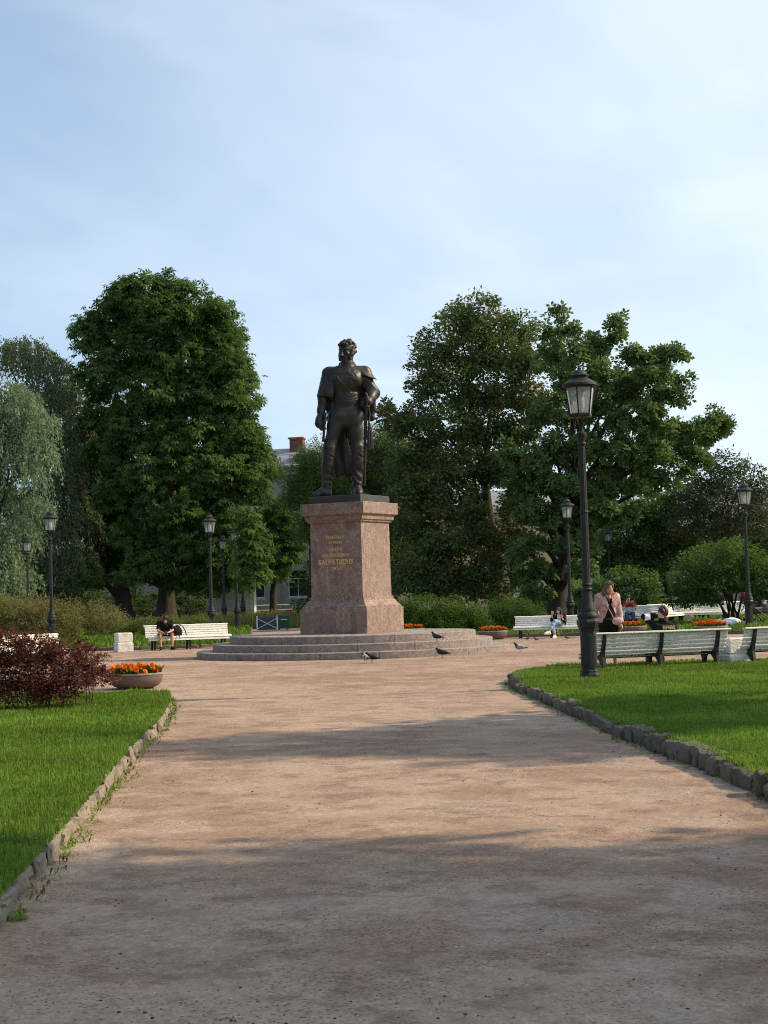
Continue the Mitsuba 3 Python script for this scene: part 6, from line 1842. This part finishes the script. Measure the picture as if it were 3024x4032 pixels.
def wall_with_openings(x0, x1, z0, z1, thick, holes):
    P = sg.box(x0, z0, x1, z1)
    for (x, z, w, h) in holes:
        P = P.difference(sg.box(x - w / 2, z - h / 2, x + w / 2, z + h / 2))
    v, f = extrude(P, thick)
    return np.column_stack([v[:, 0], -v[:, 2] + thick, v[:, 1]]), f


def building(key, p, rz, w, eave, depth, storeys, bays, wall, label, roof_h=2.4, win=(1.2, 1.9), pil=True, z0=.9):
    M = pose(p, rz)
    holes, H = [], (eave - z0) / storeys
    for s_ in range(storeys):
        for b in range(bays):
            holes.append((-w / 2 + (b + .5) * w / bays, z0 + H * (s_ + .5), win[0], win[1]))
    put(key + '__wall', wall_with_openings(-w / 2, w / 2, 0, eave, .4, holes), wall, M=M)
    side = MB().add(*bx(-w / 2 + .2, depth / 2 + .4, eave / 2, .4, depth, eave)).add(*bx(w / 2 - .2, depth / 2 + .4, eave / 2, .4, depth, eave))
    put(key + '__side_wall', bx(-w / 2 + .2, depth / 2 + .4, eave / 2, .4, depth, eave), wall, M=M)
    put(key + '__side_wall_001', bx(w / 2 - .2, depth / 2 + .4, eave / 2, .4, depth, eave), wall, M=M)
    put(key + '__back_wall', bx(0, depth + .5, eave / 2, w, .3, eave), wall, M=M)
    for i, (x, z, ww, hh) in enumerate(holes):
        window(key, M, x, z, ww, hh, .2, i)
    cor = MB()
    for dz, out, hh in ((0, .10, .3), (.30, .25, .18), (.48, .42, .14)): cor.add(*bx(0, depth / 2 - out / 2, eave + dz + hh / 2 - .3, w + out * 2, depth + 1 + out, hh - .002))
    put(key + '__cornice', cor, wall, M=M)
    put(key + '__gutter', bx(0, -.62, eave + .36, w + 1.0, .16, .12), 'white_steel', M=M)
    v = np.array([[-w / 2 - .5, -.6, eave + .34], [w / 2 + .5, -.6, eave + .34], [w / 2 + .5, depth + 1, eave + .34], [-w / 2 - .5, depth + 1, eave + .34], [-w / 2 + 2, depth * .42, eave + .34 + roof_h], [w / 2 - 2, depth * .42, eave + .34 + roof_h]])
    put(key + '__roof', (v, np.array([[0, 1, 5], [0, 5, 4], [1, 2, 5], [2, 3, 4], [2, 4, 5], [3, 0, 4], [0, 2, 1], [0, 3, 2]])), 'roof_grey', M=M)
    if pil:
        for b in range(bays + 1):
            put(f'{key}__{num("pilaster", b)}', bx(np.clip(-w / 2 + b * w / bays, -w / 2 + .3, w / 2 - .3), -.085, eave / 2 - .16, .55, .16, eave - .3), wall, M=M)
    tag(key, label, 'building')
    return M


def brick_stack(key, M, x, y, z0, z1, sx, sy, bsdf, bw=.36, bh=.17):
    """A chimney of separate bricks round a core."""
    put(key, bx(x, y, (z0 + z1) / 2, sx - .05, sy - .05, z1 - z0), bsdf, M=M)
    i, r = 0, np.random.default_rng(4)
    z, row = z0, 0
    while z < z1 - .03:
        for side in (0, 1):
            L = sx if side == 0 else sy
            n = max(2, round(L / bw)); o = (row % 2) * .5 * L / n
            e = [-L / 2] + [t for t in np.arange(-L / 2 + o, L / 2, L / n) if -L / 2 + .05 < t < L / 2 - .05] + [L / 2]
            for a, b in zip(e[:-1], e[1:]):
                c, l, d = (a + b) / 2, b - a - .015, .035 + r.uniform(0, .008)
                q = bx(x + c, y - sy / 2, z + bh / 2, l, d, bh - .015) if side == 0 else bx(x + sx / 2, y + c, z + bh / 2, d, l, bh - .015)
                put(f'{key}__{num("brick", i)}', q, bsdf, M=M); i += 1
        z += bh; row += 1


p = at(1090, 2400, 122); MB1 = building('grey_building', (p[0], p[1], 0), -8, 26, 10.9, 10, 3, 8, 'grey_plaster', 'grey plaster building with metal roof and chimneys behind the chestnut trees', 1.7, (1.5, 2.0))
inv = lambda px, py, d, q, rz: rot([0, 0, 1], -rz) @ (at(px, py, d) - np.array([q[0], q[1], 0]))
c = inv(1161, 1775, 124.5, p, -8)
brick_stack('grey_building__roof__chimney', MB1, c[0], c[1] + 1.0, 11.2, 13.55, 1.0, 1.0, 'red_brick')
put('grey_building__roof__chimney_cap', bx(c[0], c[1] + 1.0, 13.63, 1.2, 1.2, .12), 'rust_roof', M=MB1)
c2 = inv(1176, 1790, 122.5, p, -8)
brick_stack('grey_building__roof__chimney_001', MB1, c2[0], c2[1], 10.9, 12.0, .75, .75, 'ochre_brick')
put('grey_building__roof__chimney_cap_001', lathe([(.62, 12.02), (.66, 12.06), (.3, 12.2), (0, 12.25)], 12) if False else moved(lathe([(.68, 0), (.70, .05), (.3, .18), (0, .22)], 12), (c2[0], c2[1], 12.05)), 'white_steel', M=MB1)
c3 = inv(1095, 1778, 124.5, p, -8)
d = np.array([[-.9, 0, 0], [.9, 0, 0], [0, 0, .75], [-.9, 2, 0], [.9, 2, 0], [0, 2, .75]]) + [c3[0], c3[1] + .5, 11.75]
put('grey_building__roof__dormer', (d, np.array([[0, 1, 2], [3, 5, 4], [0, 2, 5], [0, 5, 3], [1, 4, 5], [1, 5, 2], [0, 3, 4], [0, 4, 1]])), 'rust_roof', M=MB1)
rail = MB()
for x in np.arange(-12, 12.1, 1.2): rail.add(*tube([(x, .2, 11.4), (x, .2, 12.15)], .025, 4))
rail.add(*tube([(-12, .2, 12.12), (12, .2, 12.12)], .025, 4)); rail.add(*tube([(-12, .2, 11.8), (12, .2, 11.8)], .02, 4))
put('grey_building__roof__railing', rail, 'roof_grey', M=MB1); labels['grey_building__roof__railing'] = {'kind': 'stuff', 'label': 'thin roof railing'}
p = at(1960, 2400, 112); building('cream_building', (p[0], p[1], 0), 4, 17, 6.7, 10, 2, 6, 'cream_plaster', 'cream yellow building with white windows glimpsed through the lime and oak trees', 1.6, (1.15, 2.0))
p = at(3290, 2400, 150); building('pale_building', (p[0], p[1], 0), -10, 24, 7.9, 12, 2, 8, 'grey_plaster', 'pale building whose light roof shows at the right edge above the trees', 2.4, (1.3, 2.0))
p = at(-150, 2400, 150); building('long_building', (p[0], p[1], 0), 4, 50, 6.2, 12, 2, 14, 'grey_plaster', 'low grey building hidden behind the willows and the left hedge', 2.0, (1.3, 1.7))
p = at(2550, 2400, 135); building('dark_building', (p[0], p[1], 0), 0, 20, 5.5, 10, 2, 7, 'ribbed_grey', 'low grey building behind the parked cars on the right', 2.0, (1.2, 1.5))
# white concrete construction fence
p0, p1 = at(862, 2420, 108), at(1003, 2420, 106)
kf = 0
dirv = (p1 - p0)[:2]; Lf = np.linalg.norm(dirv); az = math.degrees(math.atan2(dirv[1], dirv[0]))
mat('white_concrete_panel', mikit.proc(lambda p, n, uv: mix((0.62, 0.62, 0.60), (0.76, 0.76, 0.73), fbm(p.x * 2, p.y * 2, p.z * 2, 3))), 0.85)
for i in range(2):
    c = p0[:2] - dirv / Lf * Lf * .10 + dirv * .55 * (i + .5)
    Mf = pose((c[0], c[1], .05), az)
    w = Lf * .55 - .1
    put(f'concrete_fence__{num("panel", i)}', bx(0, 0, 1.15, w, .12, 2.3), 'white_concrete_panel', M=Mf)
    b = 0
    for a in np.arange(-w / 2 + .2, w / 2 - .1, .42):
        for z in np.arange(.45, 2.25, .42):
            put(f'concrete_fence__{num("panel", i)}__{num("facet", b)}', moved(lathe([(.27, 0), (.05, .07), (0, .07)], 4, math.pi / 4), (a, -.06, z), rot([1, 0, 0], 90)), 'white_concrete_panel', M=Mf); b += 1
    put(f'concrete_fence__{num("post", i)}', bx(w / 2 + .05, 0, 1.2, .14, .2, 2.45), 'white_concrete_panel', M=Mf)
tag('concrete_fence', 'white concrete panel fence under the chestnut, left of the grey building', 'fence')
p0, p1 = at(1004, 2410, 108), at(1150, 2405, 110)
rl = (p1 - p0); n = 7
for i in range(n):
    q = p0 + rl * i / (n - 1); put(f'metal_railing__{num("post", i)}', bx(q[0], q[1], .55, .05, .05, 1.1), 'grey_steel')
for i, z in enumerate((.35, .75, 1.08)):
    put(f'metal_railing__{num("rail", i)}', tube([(p0[0], p0[1], z), (p1[0], p1[1], z)], .03, 5), 'grey_steel')
tag('metal_railing', 'pale metal railing behind the blue panel, before the grey building', 'railing')

# ---------------------------------------------------------------- parked cars and a pram
mat('car_black', (0.010, 0.011, 0.013), 0.25, clearcoat=1.0, clearcoat_gloss=0.9)
mat('car_blue', (0.018, 0.024, 0.036), 0.25, clearcoat=1.0, clearcoat_gloss=0.9)
mat('tyre', (0.012, 0.012, 0.012), 0.85)
mat('alloy', (0.45, 0.46, 0.48), 0.35, metallic=0.8)
mat('lamp_glass', (0.75, 0.77, 0.8), 0.1)
mat('tail_red', (0.35, 0.01, 0.01), 0.2)


def car(key, p, rz, paint, label, h=1.62):
    M = pose(p, rz)
    low = [(-2.25, .34), (-2.28, .62), (-2.2, .88), (-1.25, 1.0), (1.9, 1.04), (2.2, .95), (2.27, .6), (2.2, .32), (1.80, .30), (1.74, .50), (1.60, .66), (1.38, .71), (1.16, .66), (1.02, .50), (.96, .28), (-.96, .28), (-1.02, .50), (-1.16, .66), (-1.38, .71), (-1.60, .66), (-1.74, .50), (-1.80, .30)]
    v, f = extrude(sg.Polygon(low).buffer(-.03).buffer(.05), 1.78)
    y = v[:, 2] - .89
    taper = 1 - .09 * np.clip((np.abs(v[:, 0]) - 1.3) / 1.0, 0, 1)
    put(key + '__body', (np.column_stack([v[:, 0], y * taper, v[:, 1]]), f[:, ::-1]), paint, 25, M=M)
    cab = np.array([(-1.30, 1.0), (-.55, h - .06), (-.2, h), (1.25, h - .02), (1.62, h - .12), (2.12, 1.03)])
    V = []
    for x, z in cab:
        t = (z - 1.0) / (h - 1.0)
        V += [(x, -.86 + .16 * t, z), (x, .86 - .16 * t, z)]
    V = np.array(V); n = len(cab)
    Fq = []
    for i in range(n - 1): Fq.append([2 * i, 2 * i + 1, 2 * i + 3, 2 * i + 2])
    tri = [[0, 2 * i, 2 * i + 2] for i in range(1, n - 1)] + [[1, 2 * i + 3, 2 * i + 1] for i in range(1, n - 1)]
    Fq = np.array(Fq); put(key + '__cabin', (V, np.vstack([Fq[:, [0, 1, 2]], Fq[:, [0, 2, 3]], tri])), paint, M=M)
    def pane(name, q, out):
        q = np.array(q, float); c = q.mean(0); q = c + (q - c) * .90 + np.array(out) * .008
        k = f'{key}__{name}'
        put(k, (np.vstack([q, q - np.array(out) * .006]), np.array([[0, 1, 2], [0, 2, 3], [4, 6, 5], [4, 7, 6]])), 'window_glass', M=M)
    pane('windscreen', [V[0], V[1], V[3], V[2]], (-.7, 0, .7)); pane('rear_window', [V[8], V[9], V[11], V[10]], (.8, 0, .5))
    for s_, o in ((0, -1), (1, 1)):
        for j, (xa, xb) in enumerate(((-.95, .30), (.36, 1.55))):
            zt = h - .16
            q = [(xa, o * .855, 1.05), (xb, o * .855, 1.05), (xb - (.25 if j else 0), o * .745, zt), (xa + (.52 if j == 0 else 0), o * .745, zt)]
            pane(num('side_window', 2 * s_ + j), q, (0, o, .2))
    for i, (x, o) in enumerate(((-1.38, -1), (1.38, -1), (-1.38, 1), (1.38, 1))):
        Rw_ = rot([1, 0, 0], 90)
        put(f'{key}__{num("wheel", i)}', moved(lathe([(.20, -.10), (.32, -.11), (.345, -.06), (.345, .06), (.32, .11), (.20, .10)], 24), (x, o * .80, .345), Rw_), 'tyre', 40, M=M)
        put(f'{key}__{num("wheel", i)}__rim', moved(lathe([(.0, -.115), (.06, -.118), (.20, -.09), (.205, .09), (.06, .118), (0, .115)], 16), (x, o * .80, .345), Rw_), 'alloy', 40, M=M)
    for i, o in enumerate((-1, 1)):
        put(f'{key}__{num("headlight", i)}', bx(-2.22, o * .62, .76, .14, .34, .15, .03), 'lamp_glass', M=M); put(f'{key}__{num("tail_light", i)}', bx(2.16, o * .68, .86, .16, .2, .22, .03), 'tail_red', M=M)
        put(f'{key}__{num("mirror", i)}', bx(-.72, o * .98, 1.06, .12, .2, .13, .03), paint, M=M)
    put(key + '__grille', bx(-2.27, 0, .62, .06, .8, .22, .02), 'tyre', M=M)
    put(key + '__number_plate', bx(-2.31, 0, .46, .02, .52, .11), 'white_frame', M=M)
    tag(key, label, 'car')


p = at(2640, 2400, 103); car('parked_car', (p[0], p[1], .1), 62, 'car_blue', 'dark blue car parked behind the dark forked tree trunk on the right', 1.75)
p = at(2715, 2400, 97); car('parked_car_001', (p[0], p[1], .1), 75, 'car_black', 'black car parked behind the far bench, right of the dark blue car', 1.6)
p = at(2300, 2400, 100); car('parked_car_002', (p[0], p[1], .1), 5, 'car_blue', 'dark car parked in the street behind the oak trunk', 1.5)
p = at(2985, 2455, 60); MP = pose((p[0], p[1], .1), 25)
mat('red_cloth', (0.30, 0.012, 0.02), 0.8)
f_ = Field((-.6, -.4, .2), (.6, .4, 1.1), .02)
f_.box((0, 0, .52), (.36, .20, .12), .06, .05); f_.ball((.18, 0, .70), (.24, .21, .20), .05); f_.ball((-.10, 0, .80), (.22, .18, .20), .03, None, True)
put('pram__seat', f_.mesh(), 'bench_iron', True, M=MP)
fr = MB()
put('pram__frame', MB().add(*tube([(-.62, -.22, 1.02), (-.35, -.22, .66), (.40, -.22, .16)], .018, 6)).add(*tube([(-.62, .22, 1.02), (-.35, .22, .66), (.40, .22, .16)], .018, 6)).add(*tube([(.30, -.22, .62), (-.38, -.22, .16)], .018, 6)).add(*tube([(.30, .22, .62), (-.38, .22, .16)], .018, 6)).add(*tube([(-.62, -.22, 1.02), (-.62, .22, 1.02)], .02, 6)), 'bench_iron', 40, M=MP)
for i, (x, y) in enumerate(((-.38, -.24), (-.38, .24), (.40, -.24), (.40, .24))):
    put(f'pram__{num("wheel", i)}', moved(lathe([(.06, -.02), (.12, -.022), (.13, 0), (.12, .022), (.06, .02)], 16), (x, y, .13), rot([1, 0, 0], 90)), 'tyre', M=MP)
tag('pram', 'dark pram at the right edge behind the far right lamp post', 'pram')
f_ = Field((-.85, -.35, .72), (-.2, .35, 1.25), .018)
f_.chain([(-.62, -.16, 1.04), (-.55, 0, 1.07), (-.45, .14, .98)], [.07, .09, .07], .05); f_.chain([(-.6, -.1, 1.0), (-.5, -.16, .85)], [.07, .05], .04)
f_.displace(lambda P: -.015 * wrinkle(P, 25, (.5, .4, .8), 2))
put('red_jacket', f_.mesh(), 'red_cloth', True, M=MP); tag('red_jacket', 'red jacket hung over the handle of the dark pram', 'jacket')
